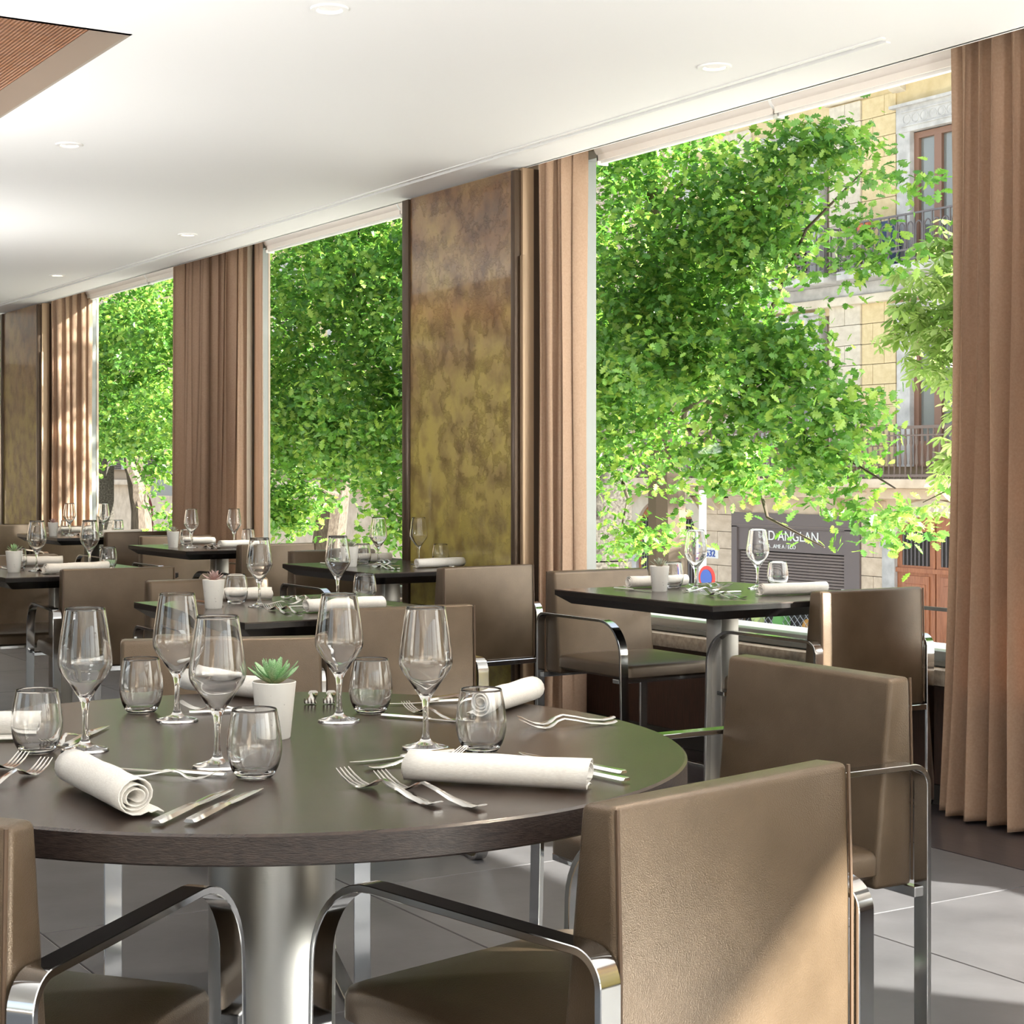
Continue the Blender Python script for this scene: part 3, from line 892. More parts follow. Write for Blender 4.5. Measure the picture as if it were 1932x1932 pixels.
# ------------------------------------------------------------------ POTS
def leaf_blade(L, W, T, up, name, material):
    rings = []
    for t in (0.0, 0.25, 0.5, 0.72, 0.88, 1.0):
        wd = W * (0.35 + 0.65 * math.sin(PI * min(t * 0.9 + 0.12, 1) ** 1.2)) * (1 if t < 1 else 0.12)
        if t == 1.0: wd = W * 0.08
        th = T * (1 - 0.75 * t)
        x = L * t; z = up * t * t
        rings.append([(x, -wd, z + th * 0.4), (x, -wd * 0.5, z - th * 0.4), (x, wd * 0.5, z - th * 0.4), (x, wd, z + th * 0.4), (x, 0, z + th * 0.25)])
    return MB().loft(rings).mesh(name, material, True, 60)
POT = MB().lathe([(0.0001, 0.0), (0.0255, 0.0), (0.027, 0.002), (0.0365, 0.093), (0.0350, 0.094), (0.0335, 0.092), (0.0325, 0.080), (0.0001, 0.080)], 48).mesh('pot', M['porcelain'], True, 50)
SOIL = MB().lathe([(0.0001, 0.089), (0.0325, 0.086), (0.0332, 0.080), (0.0001, 0.080)], 32).mesh('soil', M['soil'], True)
def succulent(x, y, matname, label, seed, n=26, spread=0.046, lift=1.0):
    t = thing('potted_succulent', label, 'potted plant', (x, y, TZ), 0, 'small succulents in white pots')
    link('pot', POT, t); link('soil', SOIL, t)
    r = random.Random(seed)
    me = leaf_blade(1.0, 0.15, 0.13, 0.28, 'leaf', M[matname])
    for i in range(n):
        f = i / n
        o = link('leaf', me, t, (0, 0, 0.090 + 0.012 * f))
        L = spread * (1.0 - 0.55 * f) * r.uniform(0.9, 1.1)
        o.scale = (L, L * 1.05, L)
        o.rotation_euler = (r.uniform(-.15, .15), -math.radians(12 + 62 * f * lift + r.uniform(-6, 6)), i * 2.39996)
succulent(1.193, 2.496, 'succ_green', 'white pot with a bright green succulent in the middle of the round table', 1, 34, 0.054)

# ------------------------------------------------------------------ NAPKINS
def napkin_mesh(L=0.265, R=0.024, turns=3.1, seed=0, flap=True):
    r = random.Random(seed)
    N = 46
    pts = []
    for i in range(N + 1):
        f = i / N
        a = f * turns * 2 * PI
        rad = R * (0.28 + 0.72 * f) * (1 + 0.05 * math.sin(a * 1.3 + seed))
        pts.append((rad * math.sin(a) * 1.08, R + rad * -math.cos(a) * 0.92))
    e = pts[-1]
    if flap:
        # loose outer end lies down beside the roll
        a_end = turns * 2 * PI
        pts += [(e[0] + 0.004, max(e[1] - 0.012, 0.004)), (e[0] + 0.012, 0.006), (e[0] + 0.020, 0.003)]
    V = []; F = []
    n = len(pts); K = 9
    for k in range(K):
        x = -L / 2 + L * k / (K - 1)
        wob = 1 + 0.03 * math.sin(3 * k + seed)
        for j, p in enumerate(pts):
            V.append((x + 0.004 * math.sin(j * 0.35 + seed) * (1 if k in (0, K - 1) else 0), p[0] * wob, max(p[1] * (1 + 0.02 * math.sin(k * 1.7 + seed)), 0.0008)))
    for k in range(K - 1):
        for j in range(n - 1):
            F.append((k * n + j, k * n + j + 1, (k + 1) * n + j + 1, (k + 1) * n + j))
    mb = MB(); mb.v = V; mb.f = F
    me = mb.mesh('rolled_napkin', M['linen'], True, 60)
    return me
NAPS = [napkin_mesh(seed=s) for s in range(5)]
nap_i = [0]
def napkin(a, b, label, var=0, sc=1.0):
    A = Vector((*a, 0)); B = Vector((*b, 0)); d = B - A
    o = link('rolled_napkin', NAPS[var % 5], None, ((A.x + B.x) / 2, (A.y + B.y) / 2, TZ + 0.0012), math.atan2(d.y, d.x))
    s_ = d.length / 0.265
    o.scale = (s_, sc, sc)
    md = o.modifiers.new('thickness', 'SOLIDIFY'); md.thickness = 0.0016; md.offset = 0
    tag(o, label, 'napkin', 'rolled white linen napkins')
napkin((0.767, 2.262), (0.763, 2.000), 'rolled napkin at the front left of the round table with its spiral end showing', 0, 1.12)
napkin((1.187, 2.047), (1.366, 1.856), 'long rolled napkin in front of the nearest armchair', 1, 1.0)
napkin((1.606, 2.510), (1.817, 2.651), 'rolled napkin on the right of the round table behind the right tumbler', 2, 1.05)
napkin((1.301, 3.125), (1.385, 2.890), 'rolled napkin at the back of the round table behind the wine glasses', 3, 1.0)
napkin((0.857, 2.691), (0.650, 2.775), 'rolled napkin at the left edge seen through the leftmost tumbler', 4, 1.0)

# ------------------------------------------------------------------ CUTLERY
def ribbon(stations):
    """stations: (x, y, half_width, z, thickness)"""
    rings = []
    for x, y, hw, z, th in stations:
        rings.append([(x, y - hw, z), (x, y - hw * 0.6, z + th), (x, y + hw * 0.6, z + th), (x, y + hw, z), (x, y + hw * 0.6, z - th * 0.3), (x, y - hw * 0.6, z - th * 0.3)])
    return rings
def fork_meshes():
    # handle end at x=-0.10, tips at x=+0.10
    h = [(-0.100, 0, 0.0085, 0.0055, 0.0016), (-0.092, 0, 0.0100, 0.0030, 0.0018), (-0.075, 0, 0.0088, 0.0012, 0.002), (-0.045, 0, 0.0062, 0.0040, 0.0024), (-0.015, 0, 0.0038, 0.0105, 0.0026), (0.010, 0, 0.0034, 0.0150, 0.0026),
         (0.024, 0, 0.0046, 0.0115, 0.0022), (0.036, 0, 0.0095, 0.0050, 0.0016), (0.046, 0, 0.0118, 0.0022, 0.0014), (0.056, 0, 0.0118, 0.0018, 0.0014)]
    body = MB().loft(ribbon(h)).mesh('fork', M['cutlery'], True, 50)
    tines = []
    for k in range(4):
        y = -0.0098 + 0.00653 * k
        st = [(0.054, y, 0.0020, 0.0018, 0.0013), (0.070, y, 0.0016, 0.0042, 0.0013), (0.086, y, 0.0013, 0.0105, 0.0012), (0.100, y * 0.96, 0.0007, 0.0185, 0.0008)]
        tines.append(MB().loft(ribbon(st)).mesh('tine', M['cutlery'], True, 50))
    return body, tines
def knife_meshes():
    hd = [(-0.115, 0, 0.0070, 0.0040, 0.0032), (-0.112, 0, 0.0088, 0.0038, 0.0040), (-0.08, 0, 0.0086, 0.0038, 0.0042), (-0.02, 0, 0.0070, 0.0040, 0.0040), (0.000, 0, 0.0060, 0.0040, 0.0034), (0.006, 0, 0.0062, 0.0036, 0.0018)]
    bl = [(0.005, 0, 0.0062, 0.0036, 0.0012), (0.03, 0.001, 0.0090, 0.0034, 0.0011), (0.07, 0.001, 0.0092, 0.0034, 0.0010), (0.095, -0.001, 0.0072, 0.0034, 0.0008), (0.110, -0.004, 0.0034, 0.0034, 0.0006), (0.116, -0.006, 0.0008, 0.0034, 0.0004)]
    return MB().loft(ribbon(hd)).mesh('knife', M['cutlery'], True, 40), MB().loft(ribbon(bl)).mesh('blade', M['cutlery'], True, 40)
FK, FT = fork_meshes()
KN, KB = knife_meshes()
def lay(kind, tip, end, label, flip=False, length=None, dz=0.0006):
    a = Vector((*tip, 0)); b = Vector((*end, 0)); d = (a - b).normalized(); c = (a + b) / 2
    L = length or ((a - b).length)
    base = 0.20 if kind == 'fork' else 0.231
    s_ = L / base
    if kind == 'fork':
        o = link('fork', FK, None, (c.x, c.y, TZ + dz), math.atan2(d.y, d.x))
        for tm in FT: link('tine', tm, o)
    else:
        o = link('knife', KN, None, (c.x, c.y, TZ + dz), math.atan2(d.y, d.x))
        link('blade', KB, o)
    o.scale = (s_, s_ if not flip else -s_, s_)
    tag(o, label, kind, 'steel ' + kind + 's on the laid tables')
# setting of the left corner chair
lay('fork', (0.760, 2.462), (0.610, 2.330), 'inner dinner fork cut off at the left edge of the round table', length=0.20)
lay('fork', (0.775, 2.395), (0.625, 2.255), 'outer dinner fork at the left edge, left of the spiral napkin', length=0.20)
lay('knife', (0.940, 2.106), (0.764, 1.942), 'left knife of the pair right of the spiral napkin', length=0.235)
lay('knife', (0.977, 2.091), (0.803, 1.927), 'right knife of the pair right of the spiral napkin', length=0.235)
lay('knife', (0.853, 2.350), (0.978, 2.208), 'dessert knife lying behind the spiral napkin', length=0.19)
lay('fork', (0.955, 2.19), (0.85, 2.285), 'dessert fork crossing in front of the knife behind the spiral napkin', length=0.15)
# setting of the nearest chair
lay('fork', (1.105, 2.09), (1.131, 1.867), 'left dinner fork of the pair beside the long napkin', length=0.222)
lay('fork', (1.14, 2.045), (1.171, 1.821), 'right dinner fork of the pair beside the long napkin', length=0.222)
lay('knife', (1.446, 2.156), (1.482, 1.926), 'upper knife at the right end of the long napkin', length=0.23)
lay('knife', (1.418, 2.110), (1.450, 1.875), 'lower knife at the right end of the long napkin', length=0.23)
lay('knife', (1.185, 2.208), (1.372, 2.222), 'dessert knife behind the long napkin pointing left', length=0.19)
lay('fork', (1.362, 2.172), (1.181, 2.157), 'dessert fork behind the long napkin pointing right', length=0.18)
# setting of the window side chair
lay('fork', (1.61, 2.392), (1.8, 2.372), 'back fork of the pair at the right rim of the round table', length=0.19)
lay('fork', (1.592, 2.356), (1.772, 2.332), 'front fork of the pair at the right rim of the round table', length=0.185)
lay('knife', (1.545, 2.728), (1.745, 2.690), 'knife lying left of the napkin on the right of the round table', length=0.21)
lay('knife', (1.820, 2.800), (1.628, 2.730), 'knife pointing away behind the rightmost wine glass', length=0.21)
lay('knife', (1.560, 2.450), (1.463, 2.612), 'dessert knife under the fork behind the rightmost wine glass', length=0.19)
lay('fork', (1.540, 2.660), (1.548, 2.490), 'dessert fork behind the rightmost wine glass', length=0.175)
# far setting
lay('fork', (1.385, 2.75), (1.51, 2.975), 'left fork of the pair pointing at the viewer at the back of the round table', length=0.195)
lay('fork', (1.417, 2.735), (1.542, 2.96), 'right fork of the pair pointing at the viewer at the back of the round table', length=0.195)
lay('knife', (1.345, 2.770), (1.178, 2.815), 'dessert knife behind the front wine glass', length=0.18)
lay('fork', (1.190, 2.880), (1.290, 2.765), 'dessert fork behind the front wine glass', length=0.165)
# left setting
lay('knife', (0.990, 2.740), (0.861, 2.567), 'knife behind the foot of the leftmost wine glass', length=0.215)
lay('fork', (0.820, 2.560), (0.950, 2.690), 'fork behind the foot of the leftmost wine glass', length=0.18)

# square tables -----------------------------------------------------------
def setting(T, where, pot, g1, g2, t1, t2, pmat, seed, n1=None, n2=None, far=True):
    x, y, wd = T
    kx = wd / 0.86
    if pot:
        succulent(x + pot[0], y + pot[1], pmat, 'white pot with succulent on the ' + where, seed, 18, 0.040)
    wine(x + g1[0], y + g1[1], 'left wine glass on the ' + where, far)
    wine(x + g2[0], y + g2[1], 'right wine glass on the ' + where, far)
    tumb(x + t1[0], y + t1[1], 'left tumbler on the ' + where, far)
    tumb(x + t2[0], y + t2[1], 'right tumbler on the ' + where, far)
    n1 = n1 or ((0.27, 0.80), (0.53, 0.78)); n2 = n2 or ((0.36, 0.19), (0.64, 0.19))
    napkin((x + n1[0][0], y + n1[0][1]), (x + n1[1][0], y + n1[1][1]), 'far rolled napkin on the ' + where, seed)
    napkin((x + n2[0][0], y + n2[0][1]), (x + n2[1][0], y + n2[1][1]), 'near rolled napkin on the ' + where, seed + 1)
    for (k, a, b, nm) in (
        ('fork', (0.285, 0.40), (0.265, 0.19), 'left near fork'),
        ('fork', (0.325, 0.395), (0.305, 0.185), 'right near fork'),
        ('knife', (0.30, 0.43), (0.49, 0.42), 'near dessert knife'),
        ('fork', (0.56, 0.60), (0.57, 0.80), 'left far fork'),
        ('fork', (0.60, 0.60), (0.61, 0.80), 'right far fork'),
        ('knife', (0.215, 0.58), (0.205, 0.80), 'far knife'),
        ('knife', (0.69, 0.41), (0.70, 0.19), 'near knife'),
        ('fork', (0.50, 0.53), (0.32, 0.54), 'far dessert fork'),
    ):
        lay(k, (x + a[0] * kx, y + a[1]), (x + b[0] * kx, y + b[1]), nm + ' on the ' + where)
setting(T1, 'table by the right-hand window', (0.275, 0.62), (0.43, 0.60), (0.685, 0.545), (0.42, 0.72), (0.80, 0.56), 'succ_grey', 11, None, ((0.43, 0.245), (0.71, 0.215)))
setting(T2, 'table at the foot of the bronze column', (0.17, 0.52), (0.35, 0.58), (0.525, 0.50), (0.31, 0.66), (0.605, 0.43), 'succ_grey', 12, None, ((0.36, 0.24), (0.63, 0.27)))
setting(T3, 'table directly beyond the round table', (0.127, 0.52), (0.285, 0.51), (0.585, 0.53), (0.265, 0.65), (0.645, 0.45), 'succ_pink', 13, ((0.23, 0.83), (0.45, 0.76)), ((0.30, 0.20), (0.58, 0.21)))
setting(T4, 'table below the paired curtains', (0.11, 0.46), (0.20, 0.40), (0.445, 0.34), (0.26, 0.62), (0.60, 0.48), 'succ_grey', 14, ((0.32, 0.82), (0.50, 0.74)), ((0.30, 0.22), (0.55, 0.24)))
setting(T5, 'table at the left edge in the aisle row', (0.15, 0.38), (0.26, 0.40), (0.48, 0.33), (0.22, 0.55), (0.60, 0.42), 'succ_green', 15, ((0.33, 0.82), (0.50, 0.77)), ((0.22, 0.16), (0.52, 0.22)))
setting(T6, 'table below the far left window', (0.09, 0.36), (0.20, 0.34), (0.41, 0.24), (0.26, 0.60), (0.62, 0.52), 'succ_pink', 16, None, ((0.36, 0.11), (0.64, 0.12)))
tumb(T7[0] + 0.18, T7[1] + 0.35, 'small tumbler at the very left edge on the furthest table', True)

# ------------------------------------------------------------------ OUTDOORS
ZS = -3.2
struct('street_ground', MB().box(4.8, 60, -60, 110, ZS - 0.2, ZS).mesh('street_ground', M['pave']), 'pale street paving below the windows')
struct('yard_ground', MB().box(-60, XL - 0.2, -60, 110, ZS - 0.2, -0.15).mesh('yard_ground', M['pave']), 'pale paving around the building')
struct('terrace_ground', MB().box(XL - 0.2, 4.8, -60, Y0 - 0.2, ZS - 0.2, -0.15).mesh('terrace_ground', M['pave']), 'pale terrace behind the viewer')
struct('plinth', MB().box(XL - 0.2, 4.8, Y0 - 0.2, Y1 + 0.2, ZS, -0.3).mesh('plinth', M['grey_stone']))
lg = thing('window_ledge', 'pale stone ledge with thin rail outside the right-hand window', 'ledge', (4.80, 0, 0))
bx('ledge_slab', M['white_paint'], 0.0, 0.75, -4, 20, 0.30, 0.46, lg)
bx('rail', M['alu_dark'], 0.70, 0.72, -4, 20, 0.60, 0.615, lg)
rp_ = MB().box(0.70, 0.72, -0.01, 0.01, 0.46, 0.61).mesh('rail_post', M['alu_dark'])
for k in range(16): link('rail_post', rp_, lg, (0, -3.5 + 1.5 * k, 0))

# granite pillars outside
def pillar(x0, x1, y0, y1, label):
    t = thing('granite_pillar', label, 'pillar', (x0, y0, ZS), 0, 'speckled granite pillars outside the windows')
    for k in range(8):
        bx('granite_block', M['granite'], 0, x1 - x0, 0, y1 - y0, k * 0.9 + 0.004, k * 0.9 + 0.892, t)
pillar(8.65, 9.2, 11.86, 12.4, 'speckled granite pillar outside the left edge of the right-hand window')
pillar(8.55, 9.2, 25.1, 25.8, 'speckled granite pillar outside the far left window')

# ---- facade across the street (plane x = 25)
XF = 25.0
B = thing('street_building', 'ochre and cream town house with balconies across the street', 'building', (XF, 0, ZS))
def fb(name, material, y0, y1, z0, z1, out=0.0, inn=0.15, parent=B, bevel=0.0):
    return bx(name, material, -out, inn, y0, y1, z0 - ZS, z1 - ZS, parent, bevel)
fb('wall', M['joint'], 12.0, 90.0, ZS, 14.0, -0.18, 1.0)
bays = [18.6 + 0.02, 22.70, 26.72, 30.82, 34.9, 39.0, 43.1, 47.2, 51.3, 55.4, 59.5, 63.6, 67.7, 71.8, 75.9]
# pilaster strips and painted fields
blk = MB().box(-0.5, 0.5, -0.5, 0.5, -0.5, 0.5).mesh('stone_block', M['yellow'], False, 35, 0.02, 1)
blkc = blk.copy(); blkc.materials[0] = M['cream']
blks = blk.copy(); blks.materials[0] = M['beige_stone']
def block(y0, y1, z0, z1, me, out=0.05):
    g = 0.012
    o = link('stone_block', me, B, (-out / 2 + 0.01, (y0 + y1) / 2, (z0 + z1) / 2 - ZS))
    o.scale = (out + 0.06, y1 - y0 - g, z1 - z0 - g)
def field(y0, y1, z0, z1, rows, length, me, out=0.03):
    h = (z1 - z0) / rows
    for r_ in range(rows):
        za = z0 + r_ * h
        y = y0
        first = True
        while y < y1 - 0.02:
            Ln = length * (0.5 if (first and r_ % 2) else 1.0)
            ye = min(y + Ln, y1)
            if y1 - ye < 0.12: ye = y1
            block(y, ye, za, za + h, me, out)
            y = ye; first = False
UP0, UP1 = 1.30, 9.2
field(23.70, 24.62, 1.30, 8.75, 18, 0.62, blk, 0.02)
field(24.62, 25.50, 1.30, 8.75, 18, 0.88, blkc, 0.06)
field(20.95, 21.72, 1.30, 8.75, 18, 0.50, blk, 0.02)
field(27.9, 28.8, 1.30, 8.75, 18, 0.90, blkc, 0.05)
ED = 0.94
for ya, yb_ in zip(bays[3:], bays[4:]):
    fb('render_field', M['yellow'], ya + ED, yb_ - ED, 1.3, 9.2, 0.02)
fb('render_field', M['yellow'], 28.8, bays[3] - ED, 1.3, 9.2, 0.02)
fb('render_field', M['yellow'], bays[-1] + ED, 90, 1.3, 9.2, 0.02)
fb('render_field', M['yellow'], 12.0, bays[0] - ED, 1.3, 9.2, 0.02)
fb('render_field', M['yellow'], bays[0] + ED, 20.95, 1.3, 9.2, 0.02)
fb('render_field', M['yellow'], 12.0, 90.0, 8.38, 9.2, 0.015)
fb('render_field', M['yellow'], 12.0, 90.0, 4.45, 5.24, 0.015)
fb('upper_storey', M['cream'], 12.0, 90.0, 9.6, 14.0, 0.02)
# cornice / third floor slab with corbels
fb('cornice', M['grey_stone'], 12, 90, 9.05, 9.28, 0.30, 0.1, B, 0.02)
fb('cornice_slab', M['grey_stone'], 20.9, 24.4, 9.12, 9.36, 0.75, 0.1, B, 0.02)
fb('moulding', M['cream'], 24.4, 25.6, 8.78, 9.06, 0.14, 0.1, B, 0.02)
cb = MB().prism([(-0.55, 0.42), (0.02, 0.42), (0.02, 0.0), (-0.16, 0.06), (-0.30, 0.22), (-0.55, 0.26)], 1, -0.16, 0.16).mesh('corbel', M['cream'], True, 30, 0.01, 1)
for y in (21.95, 23.62): link('corbel', cb, B, (0, y, 8.70 - ZS))
# first and second floor windows with balconies
wmesh = {}
def bay_window(yc, z0, z1, detail, shutters=False, wd=0.60):
    t = fb('window_surround', M['grey_stone'], yc - wd - 0.34, yc + wd + 0.34, z1 + 0.02, z1 + 0.52, 0.10)
    fb('surround_jamb', M['grey_stone'], yc - wd - 0.34, yc - wd, z0, z1 + 0.02, 0.08, 0.15, t).location = (0, 0, 0)
    fb('surround_jamb', M['grey_stone'], yc + wd, yc + wd + 0.34, z0, z1 + 0.02, 0.08, 0.15, t)
    fb('lintel_cap', M['grey_stone'], yc - wd - 0.46, yc + wd + 0.46, z1 + 0.52, z1 + 0.58, 0.18, 0.1, t)
    if shutters:
        for k in range(int((z1 - z0) / 0.085)):
            fb('louvre_slat', M['brown_iron'], yc - wd, yc + wd, z0 + 0.085 * k, z0 + 0.085 * k + 0.05, 0.01, 0.05, t)
        fb('opening', M['near_black'], yc - wd, yc + wd, z0, z1, -0.10, 0.2, t)
        return
    fb('glass_pane', M['win_glass'], yc - wd, yc - 0.03, z0, z1, -0.11, 0.14, t)
    fb('glass_pane', M['win_glass'], yc + 0.03, yc + wd, z0, z1, -0.11, 0.14, t)
    for a, b in ((yc - wd, yc - wd + 0.12), (yc - 0.09, yc + 0.09), (yc + wd - 0.12, yc + wd)):
        fb('door_stile', M['brown_frame'], a, b, z0, z1, -0.04, 0.13, t)
    fb('door_rail', M['brown_frame'], yc - wd, yc + wd, z1 - 0.12, z1, -0.035, 0.13, t)
    fb('door_rail', M['brown_frame'], yc - wd, yc + wd, z0, z0 + 0.5, -0.045, 0.13, t)
    if detail:
        ring = MB().lathe([(0.085, -0.01), (0.10, -0.01), (0.10, 0.012), (0.085, 0.012)], 8, close=True).mesh('frieze_ring', M['grey_stone'])
        for k in range(7):
            o = link('frieze_ring', ring, t, (-0.10, yc - 0.66 + 0.22 * k, z1 + 0.27 - ZS)); o.rotation_euler = (0, PI / 2, 0)
        fb('frieze_frame', M['grey_stone'], yc - 0.80, yc + 0.80, z1 + 0.40, z1 + 0.425, 0.125, 0.05, t)
        fb('frieze_frame', M['grey_stone'], yc - 0.80, yc + 0.80, z1 + 0.12, z1 + 0.145, 0.125, 0.05, t)
for i, yc in enumerate(bays):
    bay_window(yc, 5.24, 7.86, i == 1, i >= 2)
    bay_window(yc, 1.30, 3.95, False, i >= 4)
# balconies on the second floor
arch = []
for k in range(9):
    a = PI * k / 8
    arch.append((0, 0.075 * math.cos(a), 0.62 + 0.10 * math.sin(a)))
for k in range(9):
    a = PI + PI * k / 8
    arch.append((0, 0.075 * math.cos(a), 0.28 + 0.10 * math.sin(a)))
arch.append(arch[0])
balu = MB().tube(arch, 0.016, 5, False).mesh('baluster_loop', M['iron'])
bar = MB().box(-0.014, 0.014, -0.014, 0.014, 0.0, 0.92).mesh('baluster_bar', M['iron'])
sbar = MB().tube([(0, 0, 0.0), (0, 0, 0.25), (0, 0, 0.30), (0, 0, 0.62), (0, 0, 0.68), (0, 0, 0.98)], [0.016, 0.016, 0.034, 0.016, 0.034, 0.016], 6).mesh('baluster', M['brown_iron'])
def balcony2(y0, y1, full=True):
    fl_ = fb('balcony_slab', M['grey_stone'], y0 - 0.05, y1 + 0.05, 5.04, 5.22, 0.72, 0.1, B, 0.02)
    X = -0.66
    for z in (5.27, 5.45, 6.13):
        bx('balcony_rail', M['iron'], X - 0.02, X + 0.02, y0, y1, z - ZS, z + 0.035 - ZS, fl_)
    for y in (y0, y1):
        for z in (5.27, 5.45, 6.13):
            bx('balcony_rail', M['iron'], X, 0.0, y - 0.015, y + 0.015, z - ZS, z + 0.035 - ZS, fl_)
    n = int((y1 - y0) / 0.215)
    for k in range(n):
        y = y0 + (k + 0.5) * (y1 - y0) / n
        link('baluster_loop', balu, fl_, (X, y, 5.27 - ZS))
        if k: link('baluster_bar', bar, fl_, (X, y0 + k * (y1 - y0) / n, 5.25 - ZS))
    for k in range(3):
        link('baluster_bar', bar, fl_, (X + 0.2 * k, y1, 5.25 - ZS)); link('baluster_bar', bar, fl_, (X + 0.2 * k, y0, 5.25 - ZS))
balcony2(20.9, 24.60)
balcony2(25.05, 28.35)
fb('belt_course', M['grey_stone'], 12, 90, 4.78, 5.04, 0.14, 0.1, B, 0.02)
fb('belt_moulding', M['cream'], 12, 90, 4.60, 4.78, 0.22, 0.1, B, 0.03)
# continuous first floor balcony
sl_ = fb('balcony_slab', M['beige_stone'], 14.0, 46.0, 0.88, 1.06, 0.85, 0.1, B, 0.02)
for z, h in ((1.10, 0.05), (2.02, 0.06), (1.88, 0.03)):
    bx('balcony_rail', M['brown_iron'], -0.80, -0.75, 14.0, 46.0, z - ZS, z + h - ZS, sl_)
for k in range(200):
    link('baluster', sbar, sl_, (-0.775, 18.0 + 0.14 * k, 1.06 - ZS))
fb('balcony_cornice', M['beige_stone'], 14, 90, 0.66, 0.88, 0.45, 0.1, B, 0.04)
con = MB().prism([(-0.5, 0.5), (0.0, 0.5), (0.0, 0.0), (-0.2, 0.12), (-0.34, 0.3)], 1, -0.22, 0.22).mesh('console', M['beige_stone'], True, 30, 0.02, 1)
for y in (24.3, 25.35, 28.1, 29.15, 33.0, 37.0): link('console', con, B, (0, y, 0.30 - ZS))
# ground floor piers of stone blocks
field(23.95, 24.62, ZS, 0.62, 10, 0.67, blks, 0.04)
field(28.50, 29.55, ZS, 0.62, 10, 1.05, blks, 0.04)
field(20.2, 21.55, ZS, 0.62, 10, 0.8, blks, 0.04)
fb('stone_field', M['beige_stone'], 32.2, 90.0, ZS, 0.66, 0.03)
fb('stone_field', M['beige_stone'], 12.0, 20.2, ZS, 0.66, 0.03)
fb('stone_lintel', M['beige_stone'], 24.62, 28.50, 0.30, 0.66, 0.03)
# arched house doors
def arched_door(yc, hw, spring, rise, iron_only=False):
    n = 20
    def arcp(h, up, zb):
        return [(yc + h * math.cos(PI * k / n), spring + up * math.sin(PI * k / n)) for k in range(n + 1)]
    o_ = arcp(hw + 0.33, rise + 0.30, 0); i_ = arcp(hw, rise, 0)
    mb = MB()
    P_ = o_ + i_[::-1]
    for x in (-0.10, 0.1):
        mb.v += [(x, p[0], p[1] - ZS) for p in o_] + [(x, p[0], p[1] - ZS) for p in i_]
    m_ = n + 1
    for k in range(n):
        mb.f += [(k, k + 1, m_ + k + 1, m_ + k), (2 * m_ + k, 2 * m_ + m_ + k, 2 * m_ + m_ + k + 1, 2 * m_ + k + 1), (k, 2 * m_ + k, 2 * m_ + k + 1, k + 1), (m_ + k, m_ + k + 1, 3 * m_ + k + 1, 3 * m_ + k)]
    arc = link('door_arch', mb.mesh('door_arch', M['cream'], True, 40), B)
    # wall above the arch
    sp_ = MB()
    top = 0.66
    out = [(yc + hw + 0.70, spring), (yc + hw + 0.70, top), (yc - hw - 0.70, top), (yc - hw - 0.70, spring)] + o_[::-1]
    sp_.prism([(p[0], p[1] - ZS) for p in out], 0, -0.03, 0.1)
    link('spandrel', sp_.mesh('spandrel', M['beige_stone']), B)
    for s in (-1, 1):
        fb('door_pier', M['grey_stone'], yc + s * (hw + 0.165) - 0.165, yc + s * (hw + 0.165) + 0.165, ZS, spring, 0.08, 0.1, arc)
        fb('pier_capital', M['grey_stone'], yc + s * (hw + 0.165) - 0.20, yc + s * (hw + 0.165) + 0.20, spring - 0.09, spring + 0.01, 0.12, 0.1, arc)
        lf = [(yc + s * 0.015, ZS + 0.05)] + [(yc + s * 0.015, spring + rise)] + [(yc + s * hw * math.sin(PI / 2 * k / 10), spring + rise * math.cos(PI / 2 * k / 10)) for k in range(1, 11)] + [(yc + s * hw, ZS + 0.05)]
        leaf_ = link('door_leaf', MB().prism([(p[0], p[1] - ZS) for p in lf], 0, 0.0, 0.06).mesh('door_leaf', M['red_wood'], False, 35, 0.006, 1), B)
        y_a, y_b = sorted((yc + s * 0.14, yc + s * (hw - 0.14)))
        gl = [(y_a, spring - 0.38)]
        # grille opening near the head of the leaf
        fb('grille_back', M['near_black'], y_a, y_b, spring - 0.42, spring + rise * 0.42, 0.006, 0.05, leaf_)
        for k in range(7):
            yk = y_a + (y_b - y_a) * (k + 0.5) / 7
            fb('grille_bar', M['iron'], yk - 0.014, yk + 0.014, spring - 0.42, spring + rise * 0.40, 0.03, 0.01, leaf_)
        if not iron_only:
            fb('door_panel', M['red_wood'], y_a, y_b, spring - 2.1, spring - 0.62, 0.03, 0.0, leaf_, 0.02)
            fb('door_panel', M['red_wood'], y_a + 0.08, y_b - 0.08, spring - 1.95, spring - 0.78, 0.05, 0.0, leaf_, 0.02)
            fb('door_midrail', M['red_wood'], min(yc, yc + s * hw), max(yc, yc + s * hw), spring - 0.56, spring - 0.47, 0.045, 0.0, leaf_)
        else:
            for k in range(9):
                yk = y_a + (y_b - y_a) * (k + 0.5) / 9
                fb('iron_bar', M['iron'], yk - 0.02, yk + 0.02, ZS + 0.9, spring - 0.45, 0.05, 0.0, leaf_)
            fb('grille_back', M['near_black'], y_a, y_b, ZS + 0.9, spring - 0.44, 0.004, 0.05, leaf_)
arched_door(22.72, 0.98, -0.22, 0.58)
arched_door(30.85, 1.10, -0.25, 0.85, True)
